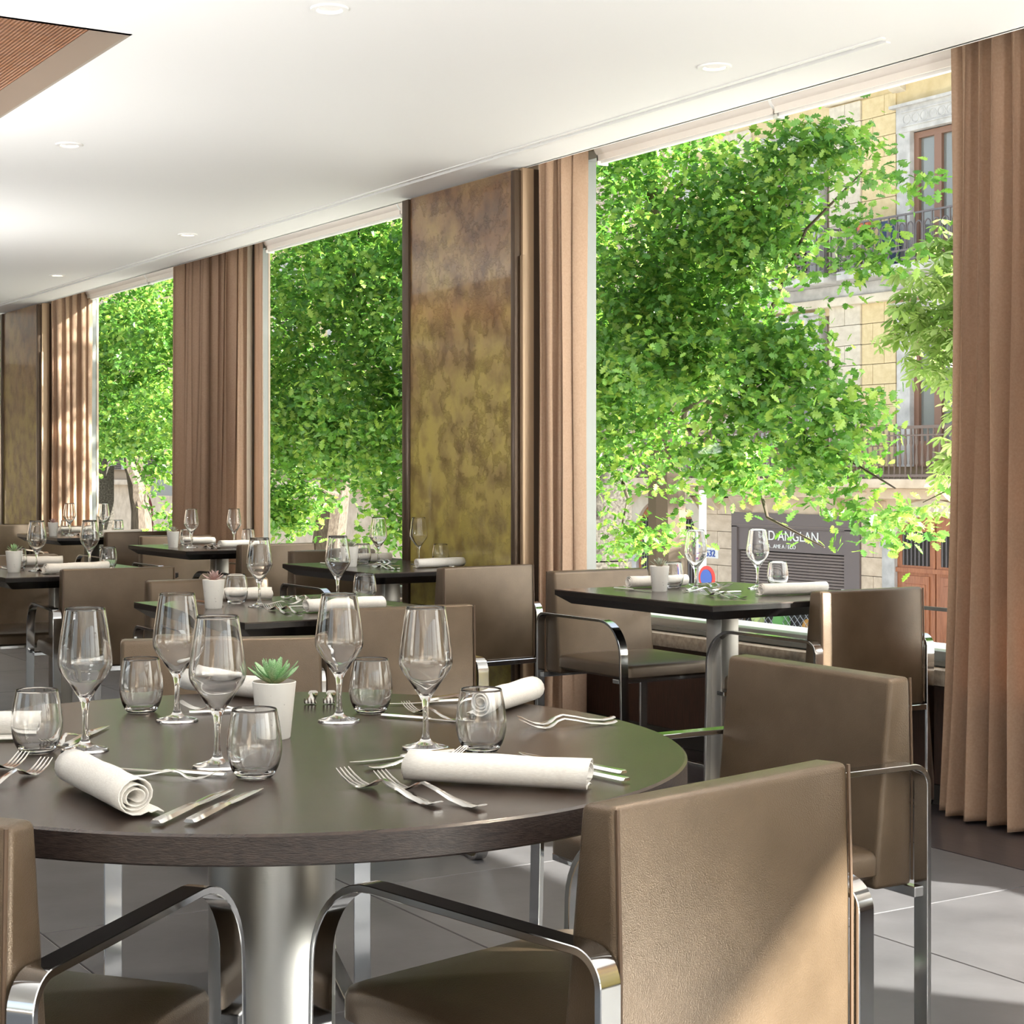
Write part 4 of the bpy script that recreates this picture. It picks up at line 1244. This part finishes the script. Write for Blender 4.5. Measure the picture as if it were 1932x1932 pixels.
# shop with roller shutter
SH = fb('shop_frame', M['sign_grey'], 24.62, 28.50, -0.02, 0.30, 0.10, 0.1)
fb('shop_jamb', M['sign_grey'], 24.62, 25.05, ZS, 0.0, 0.10, 0.1, SH)
fb('shop_jamb', M['sign_grey'], 28.32, 28.50, ZS, 0.0, 0.10, 0.1, SH)
fb('sign_board', M['sign_grey'], 25.05, 28.32, -0.52, -0.02, 0.06, 0.1, SH)
fb('sign_line', M['shutter'], 24.62, 28.50, 0.02, 0.04, 0.115, 0.1, SH)
fb('shop_dark', M['near_black'], 25.05, 28.32, ZS, -0.52, -0.15, 0.3, SH)
slat = MB().box(-0.02, 0.02, 25.07, 28.30, 0.004, 0.058).mesh('shutter_slat', M['shutter'], False, 35, 0.012, 1)
for k in range(13): link('shutter_slat', slat, SH, (0.0, 0, -0.60 - 0.064 * k - ZS))
# lattice grille and goods below the shutter
lat = MB()
yy = 25.1
while yy < 28.3:
    for s in (-1, 1):
        lat.tube([(0.02, yy, -1.42 - ZS), (0.02, yy + s * 0.9, -2.32 - ZS)], 0.008, 4)
    yy += 0.18
link('lattice_grille', lat.mesh('lattice_grille', M['steel']), SH)
def ball(name, y, z, rad, mt):
    prof = [(max(rad * math.sin(PI * k / 10), 0.0001) * (1 + 0.05 * (k % 2)), -rad * math.cos(PI * k / 10)) for k in range(11)]
    return tag(link(name, MB().lathe(prof, 14).mesh(name, M[mt], True), None, (XF + 0.25, y, z)), None, None)
tag(ball('topiary_ball', 27.15, -2.05, 0.28, 'hedge'), 'round green topiary behind the shop lattice', 'plant')
tag(ball('shop_basket', 26.35, -2.1, 0.2, 'orange'), 'orange basket behind the shop lattice', 'basket')
tag(ball('shop_basket', 27.9, -2.0, 0.24, 'lime'), 'lime basket behind the shop lattice', 'basket')
fb('paper_notice', M['letter'], 24.92, 25.12, -1.50, -1.22, 0.112, 0.0, SH)

def text(body, size, y, z, x, name, parent=None, mt='letter', extr=0.01):
    cu = bpy.data.curves.new(name, 'FONT')
    cu.body = body; cu.size = size; cu.extrude = extr
    cu.align_x = 'LEFT'
    tmp = bpy.data.objects.new('tmp_text', cu); C.objects.link(tmp)
    dg = bpy.context.evaluated_depsgraph_get()
    me = bpy.data.meshes.new_from_object(tmp.evaluated_get(dg))
    bpy.data.objects.remove(tmp)
    me.materials.clear(); me.materials.append(M[mt])
    o = link(name, me, parent, (x, y, z))
    # reads left to right along -Y, faces -X
    o.rotation_euler = (PI / 2, 0, -PI / 2)
    return o
text('RD ANGLAN', 0.30, 27.52, -0.28 - ZS, -0.075, 'sign_lettering', SH)
text('RIA . AME A / ECO', 0.12, 27.45, -0.45 - ZS, -0.075, 'sign_lettering', SH)
npl = fb('number_plate', M['letter'], 28.98, 29.42, -0.76, -0.52, 0.075, 0.0)
text('532', 0.22, 29.39, -0.725 - ZS, -0.09, 'house_number', npl, 'sign_blue')

# things on the second floor balcony
fp = thing('flower_box', 'terracotta flower box on the second floor balcony rail', 'flower box', (XF - 0.55, 24.16, 5.98))
bx('box', M['terracotta'], -0.09, 0.09, -0.30, 0.30, 0.0, 0.18, fp, 0.01)
for k in range(10):
    link('stalk', MB().tube([(0, 0, 0.18), (random.uniform(-.05, .05), random.uniform(-.1, .1), 0.45)], 0.008, 4).mesh('stalk', M['hedge']), fp, (0, -0.26 + 0.058 * k, 0))
bg_ = MB(); 
rings = []
for k in range(9):
    z = 0.9 * k / 8; rad = 0.20 * (0.6 + 0.5 * math.sin(PI * (k + 0.6) / 9))
    rings.append([(rad * math.cos(a) * (1 + .15 * math.sin(5 * a + k)), rad * math.sin(a) * 1.2, z) for a in [2 * PI * q / 12 for q in range(12)]])
tag(link('covered_bundle', bg_.loft(rings).mesh('covered_bundle', M['blue_bag'], True), None, (XF - 0.36, 23.58, 5.225)), 'dark blue covered bundle standing on the second floor balcony', 'bundle')

# far end of the street: cafe sign, awning and railings seen through the far left window
cs = thing('cafe_sign', 'dark maroon arched cafe sign beyond the far left window', 'sign', (22.5, 0, 0))
pts = [(59.3, -1.1), (59.3, -0.35)] + [(58.45 + 0.85 * math.cos(PI * k / 12), -0.35 + 0.75 * math.sin(PI * k / 12)) for k in range(1, 12)] + [(57.6, -0.35), (57.6, -1.1)]
link('sign_panel', MB().prism(pts, 0, 0, 0.12).mesh('sign_panel', M['maroon']), cs)
bx('sign_base', M['maroon'], 0.02, 0.1, 55.2, 59.3, -1.7, -1.05, cs)
aw = []
for k in range(7):
    a = PI / 2 * k / 6
    aw.append([(-1.1 * math.sin(a) , 56.4 + 1.15 * math.cos(q) * (0.35 + 0.65 * math.sin(a)), 0.35 + 1.25 * math.cos(a) - 0.0 * q) for q in [PI * j / 10 for j in range(11)]])
awm = MB().loft(aw, False, False)
tag(link('dome_awning', awm.mesh('dome_awning', M['awning'], True), None, (23.6, 0, 0.0)), 'grey domed awning above the cafe beyond the far left window', 'awning')

# street lamp posts and signs
lp = thing('street_lamp', 'white saucer shaped street lamp at the edge of the right-hand curtain', 'street lamp', (13.0, 11.20, ZS))
link('lamp_head', MB().lathe([(0.0001, 5.72), (0.10, 5.71), (0.30, 5.60), (0.42, 5.52), (0.43, 5.47), (0.40, 5.44), (0.20, 5.40), (0.0001, 5.39)], 40).mesh('lamp_head', M['white_paint'], True, 40), lp)
link('lamp_lens', MB().lathe([(0.0001, 5.385), (0.17, 5.385), (0.18, 5.40)], 24).mesh('lamp_lens', M['grey_stone'], True), lp)
link('lamp_arm', MB().tube([(0, 0, 5.6), (0, -0.9, 5.62), (0, -1.0, 5.4), (0, -1.0, 0)], 0.05, 8).mesh('lamp_arm', M['white_paint'], True), lp)
pp = thing('white_post', 'slim white post beside the shop across the street', 'post', (21.0, 24.86, ZS))
link('pole', MB().tube([(0, 0, 0), (0, 0, 4.0)], 0.075, 10).mesh('pole', M['white_paint'], True), pp)
link('pole_cap', MB().lathe([(0.0001, 4.06), (0.06, 4.04), (0.08, 4.0), (0.0001, 3.99)], 12).mesh('pole_cap', M['white_paint'], True), pp)
rs = thing('round_sign', 'round red and blue parking sign on the street behind the window table', 'sign', (20.0, 23.55, -0.74), 0)
def disc(r_, x, mt, nm):
    o = link(nm, MB().lathe([(0.0001, 0.0), (r_, 0.0), (r_, 0.02), (0.0001, 0.02)], 32).mesh(nm, M[mt]), rs, (x, 0, 0)); o.rotation_euler = (0, -PI / 2, math.radians(0)); return o
disc(0.22, 0.0, 'sign_red', 'red_ring'); disc(0.155, -0.012, 'sign_blue', 'blue_face')
link('sign_pole', MB().tube([(0.04, 0, -2.46), (0.04, 0, 0.1)], 0.025, 8).mesh('sign_pole', M['steel'], True), rs)

# ------------------------------------------------------------------ TREES
def leaf_template(kind):
    if kind == 'oak':
        half = [(0.0, 0.02), (0.14, 0.13), (0.22, 0.30), (0.32, 0.17), (0.46, 0.40), (0.58, 0.20), (0.72, 0.36), (0.80, 0.17), (0.92, 0.16), (1.0, 0.0)]
    else:
        half = [(0.0, 0.01), (0.30, 0.07), (0.60, 0.15), (0.80, 0.14), (1.0, 0.0)]
    up = [(x, y, 0.12 * abs(y)) for x, y in half]
    dn = [(x, -y, 0.12 * abs(y)) for x, y in half[1:-1]][::-1]
    mid = [(0.0, 0, -0.01), (0.5, 0, -0.03)]
    V = [*up, *dn]
    return V
def leaf_tris(kind):
    out = leaf_template(kind)
    n = len(out)
    V = np.array(out + [(0.5, 0.0, -0.03)])
    F = [(n, i, (i + 1) % n) for i in range(n)]
    V[:, 2] += -0.18 * (V[:, 0] - 0.1) ** 2
    return V, np.array(F)
def palmate():
    V0, F0 = leaf_tris('chestnut')
    Vs = []; Fs = []
    for k, (ang, ln) in enumerate(((-115, 0.6), (-62, 0.85), (-25, 1.0), (15, 1.0), (58, 0.85), (112, 0.6))):
        a = math.radians(ang)
        v = V0.copy() * ln
        v[:, 2] -= 0.30 * v[:, 0] ** 1.5 * 1.0
        R = np.array([[math.cos(a), -math.sin(a), 0], [math.sin(a), math.cos(a), 0], [0, 0, 1]])
        Fs.append(F0 + len(V0) * k)
        Vs.append(v @ R.T)
    return np.vstack(Vs), np.vstack(Fs)

def rot_mats(n, r, tilt=0.9, droop=0.0):
    yaw = r.uniform(0, 2 * PI, n)
    pitch = r.normal(droop, tilt * 0.6, n)
    roll = r.normal(0, tilt * 0.7, n)
    cy, sy = np.cos(yaw), np.sin(yaw); cp, sp_ = np.cos(pitch), np.sin(pitch); cr_, sr = np.cos(roll), np.sin(roll)
    Rz = np.zeros((n, 3, 3)); Rz[:, 0, 0] = cy; Rz[:, 0, 1] = -sy; Rz[:, 1, 0] = sy; Rz[:, 1, 1] = cy; Rz[:, 2, 2] = 1
    Ry = np.zeros((n, 3, 3)); Ry[:, 0, 0] = cp; Ry[:, 0, 2] = sp_; Ry[:, 2, 0] = -sp_; Ry[:, 2, 2] = cp; Ry[:, 1, 1] = 1
    Rx = np.zeros((n, 3, 3)); Rx[:, 1, 1] = cr_; Rx[:, 1, 2] = -sr; Rx[:, 2, 1] = sr; Rx[:, 2, 2] = cr_; Rx[:, 0, 0] = 1
    return Rz @ Ry @ Rx

def foliage(name, root, pos, size, tmpl, material, r, tilt, droop):
    V0, F0 = tmpl
    n = len(pos); nv = len(V0); nf = len(F0)
    R = rot_mats(n, r, tilt, droop)
    V = np.einsum('nij,vj->nvi', R, V0) * size[:, None, None] + pos[:, None, :]
    F = (F0[None] + (np.arange(n) * nv)[:, None, None]).reshape(-1, 3)
    me = bpy.data.meshes.new(name)
    me.vertices.add(n * nv); me.vertices.foreach_set('co', V.reshape(-1).astype(np.float32))
    me.loops.add(n * nf * 3); me.loops.foreach_set('vertex_index', F.reshape(-1).astype(np.int32))
    me.polygons.add(n * nf); me.polygons.foreach_set('loop_start', (np.arange(n * nf) * 3).astype(np.int32))
    at = me.attributes.new('tint', 'FLOAT', 'POINT')
    at.data.foreach_set('value', np.repeat(r.uniform(0, 1, n), nv).astype(np.float32))
    me.update(calc_edges=True)
    me.materials.append(material)
    o = link(name, me, root)
    o['kind'] = 'stuff'
    return o

def single_leaves(root, pos, size, tmpl, material, r, tilt, droop):
    V0, F0 = tmpl
    me = bpy.data.meshes.new('leaf')
    me.from_pydata([tuple(v) for v in V0], [], [tuple(int(i) for i in f) for f in F0])
    me.materials.append(material)
    for p, s_ in zip(pos, size):
        o = link('leaf', me, root, tuple(p))
        o.scale = (s_, s_, s_)
        o.rotation_euler = (r.normal(0, tilt * 0.7), r.normal(droop, tilt * 0.6), r.uniform(0, 2 * PI))

def sprays(ells, per, r, step=0.055):
    """leaf positions strung along short random twigs inside ellipsoids (cx,cy,cz,rx,ry,rz,weight)"""
    out = []
    for (cx, cy, cz, rx, ry, rz_, wgt) in ells:
        n = int(per * wgt)
        d = r.normal(size=(n, 3)); d /= np.linalg.norm(d, axis=1)[:, None]
        rad = r.uniform(0, 1, n) ** 0.42
        c = np.array([cx, cy, cz]) + d * rad[:, None] * np.array([rx, ry, rz_])
        tw = r.normal(size=(n, 3)) * np.array([0.7, 0.8, 0.35]); tw /= np.linalg.norm(tw, axis=1)[:, None]
        for k in range(6):
            out.append(c + tw * (k * step) + r.normal(0, 0.035, (n, 3)))
    return np.vstack(out)

def tree(name, label, base, trunk, branches, ells, per, leaf, tmpl, mt, bark, seed, tilt=0.9, droop=0.2, singles=300, group=None, gaps=None):
    r = np.random.default_rng(seed)
    t = thing(name, label, 'tree', base, 0, group)
    b = np.array(base)
    def rel(p): return [(q[0] - b[0], q[1] - b[1], q[2] - b[2]) for q in p]
    link('trunk', MB().tube(rel(trunk[0]), trunk[1], 10).mesh('trunk', M[bark], True), t)
    for pth, rr in branches:
        link('branch', MB().tube(rel(pth), rr, 6).mesh('branch', M[bark if len(pth) > 3 else 'bark'], True), t)
    P_ = sprays(ells, per, r)
    if gaps:
        hol = np.zeros(len(P_))
        for q in range(7):
            k_ = r.normal(size=2) * gaps[1]; ph_ = r.uniform(0, 6.28)
            hol += np.sin(P_[:, 1] * k_[0] + P_[:, 2] * k_[1] + 0.8 * P_[:, 0] + ph_)
        P_ = P_[hol > np.quantile(hol, gaps[0])]
    sz = r.uniform(0.75, 1.25, len(P_)) * leaf
    dist = np.linalg.norm(P_ - np.array([0, 0, 1.19]), axis=1)
    idx = np.argsort(dist)
    # the nearest leaves stand singly
    s_i = idx[:singles]; f_i = idx[singles:]
    single_leaves(t, P_[s_i] - b, sz[s_i], tmpl, M[mt], r, tilt, droop)
    foliage('foliage', t, P_[f_i] - b, sz[f_i], tmpl, M[mt], r, tilt, droop)
    return t

OAK = leaf_tris('oak'); CHN = palmate()
def wig(p0, p1, n, amp, seed):
    r_ = random.Random(seed)
    return [tuple(p0[i] + (p1[i] - p0[i]) * k / n + (r_.uniform(-amp, amp) if 0 < k < n else 0) for i in range(3)) for k in range(n + 1)]
def brs(org, tips, r0, seed):
    return [(wig(org[i % len(org)], tp, 5, 0.10, seed + i), [r0, r0 * 0.8, r0 * 0.62, r0 * 0.45, r0 * 0.3, r0 * 0.12]) for i, tp in enumerate(tips)]

# oak outside the right-hand window
ellsA = [(7.4, 10.0, 3.0, 0.9, 1.3, 1.0, 1.5), (7.2, 8.75, 2.75, 0.7, 0.75, 0.75, 1.0), (7.1, 7.95, 2.75, 0.35, 0.40, 0.42, 0.34), (7.1, 7.35, 3.12, 0.3, 0.35, 0.20, 0.13), (7.3, 9.7, 1.75, 0.8, 1.2, 0.70, 1.3), (7.1, 8.5, 1.85, 0.6, 0.7, 0.5, 0.85),
         (7.05, 7.75, 1.80, 0.4, 0.45, 0.34, 0.36), (7.0, 7.6, 1.32, 0.35, 0.45, 0.20, 0.17), (7.1, 8.35, 1.22, 0.5, 0.55, 0.22, 0.26), (7.0, 6.78, 2.72, 0.2, 0.20, 0.20, 0.05), (7.0, 6.90, 2.42, 0.2, 0.16, 0.16, 0.035),
         (7.0, 7.1, 1.5, 0.3, 0.3, 0.2, 0.10), (6.9, 6.85, 1.12, 0.3, 0.30, 0.18, 0.08), (6.9, 6.55, 0.92, 0.2, 0.2, 0.10, 0.025), (7.0, 7.15, 0.84, 0.1, 0.15, 0.06, 0.018), (7.2, 9.1, 0.75, 0.3, 0.25, 0.10, 0.04), (7.4, 9.6, 0.75, 0.2, 0.12, 0.20, 0.03),
         (7.6, 11.2, 2.2, 1.0, 1.0, 1.3, 1.2), (7.6, 10.0, 4.4, 1.2, 2.0, 0.9, 0.9)]
tree('oak_tree', 'leafy oak tree filling the right-hand window', (8.6, 10.6, ZS),
     ([(8.6, 10.6, ZS), (8.6, 10.6, 0.0), (8.4, 10.4, 1.6), (8.1, 10.1, 3.2), (7.8, 9.8, 4.6)], [0.2, 0.17, 0.14, 0.10, 0.04]),
     brs([(8.45, 10.4, 1.3), (8.3, 10.3, 2.2), (8.4, 10.4, 1.7)], [(7.0, 6.9, 2.9), (6.95, 6.6, 1.1), (7.0, 7.2, 0.75), (7.1, 8.0, 2.2), (7.0, 8.4, 3.4), (7.2, 9.4, 0.8), (7.0, 7.4, 1.9)], 0.035, 20),
     ellsA, 1150, 0.064, OAK, 'oak', 'bark', 31, gaps=(0.33, 7.0))
# oak outside the middle window
ellsB = [(7.6, 13.2, 3.2, 0.9, 1.3, 1.0, 1.4), (7.6, 14.8, 3.0, 0.9, 1.4, 1.1, 1.4), (7.5, 13.2, 1.7, 0.8, 1.2, 0.75, 1.3), (7.5, 14.8, 1.6, 0.8, 1.3, 0.8, 1.3), (7.6, 16.2, 2.2, 0.8, 1.0, 1.3, 1.0), (7.3, 15.2, 0.75, 0.4, 0.4, 0.20, 0.2),
         (7.3, 12.6, 0.85, 0.4, 0.5, 0.3, 0.28), (7.7, 12.2, 2.4, 0.8, 0.8, 1.2, 0.9)]
tree('oak_tree', 'leafy tree with leaning pale trunk filling the window left of the bronze column', (9.3, 18.0, ZS),
     ([(9.3, 18.2, ZS), (9.3, 18.0, -1.0), (9.2, 17.75, 0.3), (9.1, 17.3, 1.3), (8.7, 16.4, 2.6), (8.4, 15.6, 3.8)], [0.26, 0.24, 0.20, 0.17, 0.10, 0.04]),
     brs([(9.15, 17.5, 1.0), (8.9, 16.9, 2.0)], [(7.4, 12.3, 2.6), (7.4, 13.0, 1.4), (7.3, 14.5, 0.9), (7.4, 13.6, 3.6), (7.4, 14.9, 2.3)], 0.05, 40),
     ellsB, 1150, 0.072, OAK, 'oak', 'pale_bark', 32, gaps=(0.33, 6.0))
# tree outside the far left window
ellsC = [(8.0, 20.4, 3.1, 0.9, 1.6, 1.0, 1.3), (8.0, 22.2, 2.9, 0.9, 1.5, 1.0, 1.1), (8.0, 20.6, 2.0, 0.8, 1.3, 0.55, 0.85), (8.0, 22.6, 1.9, 0.8, 1.1, 0.6, 0.7), (7.8, 19.6, 1.25, 0.3, 0.30, 0.3, 0.07), (7.8, 23.0, 1.25, 0.4, 0.5, 0.25, 0.16), (7.8, 19.5, 0.55, 0.3, 0.25, 0.2, 0.05), (7.8, 18.6, 2.6, 0.9, 1.0, 1.2, 0.9), (8.2, 25.0, 2.6, 1.0, 1.6, 1.2, 0.9)]
tree('oak_tree', 'tree with forked pale trunk outside the far left window', (9.4, 24.5, ZS),
     ([(9.4, 24.4, ZS), (9.4, 24.4, 0.0), (9.4, 24.45, 0.6), (9.4, 24.9, 1.4), (9.4, 25.1, 2.4), (9.2, 24.8, 3.6)], [0.22, 0.18, 0.15, 0.10, 0.08, 0.04]),
     [(wig((9.4, 24.42, 0.55), (9.3, 24.75, 1.75), 5, 0.05, 3), [0.11, 0.10, 0.09, 0.08, 0.07, 0.05])] + brs([(9.4, 25.0, 2.0), (9.4, 24.8, 1.6)], [(8.0, 20.0, 2.5), (7.9, 19.5, 1.2), (8.0, 22.5, 2.0), (7.8, 19.8, 0.5)], 0.045, 50),
     ellsC, 1050, 0.082, OAK, 'oak', 'pale_bark', 33, gaps=(0.33, 5.0))
# slim white branch post-like trunk in the far left window
wt = thing('pale_sapling', 'slim pale forked trunk in front of the cafe in the far left window', 'tree', (16.0, 38.0, ZS))
link('trunk', MB().tube([(0, 0, 0), (0, 0.05, 3.3), (0, 0.1, 4.5)], [0.14, 0.12, 0.10], 8).mesh('trunk', M['pale_bark'], True), wt)
link('branch', MB().tube([(0, 0.1, 4.45), (0, 1.0, 5.6), (0, 1.9, 7.0), (0, 2.6, 8.6)], [0.10, 0.09, 0.08, 0.04], 8).mesh('branch', M['pale_bark'], True), wt)
link('branch', MB().tube([(0, 0.1, 4.45), (0, -0.3, 5.2), (0, -0.4, 6.0)], [0.08, 0.06, 0.03], 8).mesh('branch', M['pale_bark'], True), wt)
# horse chestnut on the right
ellsD = [(10.4, 9.15, 2.65, 0.5, 0.55, 0.45, 1.4), (10.3, 9.45, 2.30, 0.3, 0.25, 0.3, 0.3), (10.35, 8.8, 3.0, 0.3, 0.3, 0.25, 0.35), (10.3, 8.95, 1.95, 0.45, 0.40, 0.40, 0.6), (10.4, 8.55, 2.6, 0.5, 0.4, 0.7, 1.0), (10.3, 9.2, 2.1, 0.4, 0.3, 0.2, 0.3), (10.2, 9.3, 0.95, 0.25, 0.25, 0.10, 0.10), (10.2, 8.9, 1.25, 0.3, 0.3, 0.15, 0.16), (10.2, 8.6, 1.5, 0.3, 0.2, 0.2, 0.18), (10.5, 7.6, 2.2, 0.7, 0.8, 1.0, 1.2)]
tree('horse_chestnut', 'sunlit pale green horse chestnut beside the right-hand curtain', (11.2, 7.2, ZS),
     ([(11.2, 7.2, ZS), (11.2, 7.2, 0.0), (11.0, 7.4, 1.8), (10.6, 8.0, 3.2)], [0.2, 0.17, 0.12, 0.04]),
     brs([(11.1, 7.3, 1.2), (11.0, 7.5, 1.9)], [(10.3, 9.4, 2.1), (10.2, 9.4, 0.95), (10.3, 9.3, 2.7), (10.3, 9.0, 1.3)], 0.03, 60),
     ellsD, 44, 0.135, CHN, 'chestnut', 'pale_bark', 34, 0.5, 0.1)

# added unseen tree that keeps the sun off the right-hand and middle windows
ellsE = [(10.5, -1.75, 5.5, 1.5, 1.95, 1.9, 1.0), (10.5, 1.4, 5.5, 1.4, 1.5, 1.8, 0.8)]
tree('sun_block_tree', 'broad unseen tree added right of the view to shade the windows', (10.6, -1.8, ZS),
     ([(10.6, -1.8, ZS), (10.6, -1.8, 1.0), (10.5, -1.75, 3.5), (10.5, -1.75, 5.6)], [0.2, 0.17, 0.12, 0.04]),
     brs([(10.5, -1.75, 3.2), (10.5, -1.75, 3.8)], [(10.2, -3.0, 5.0), (10.3, -0.4, 5.2), (11.2, -1.6, 6.2), (9.6, -1.8, 5.8)], 0.05, 70),
     ellsE, 900, 0.26, OAK, 'oak', 'bark', 35, 1.0, 0.2, 60)
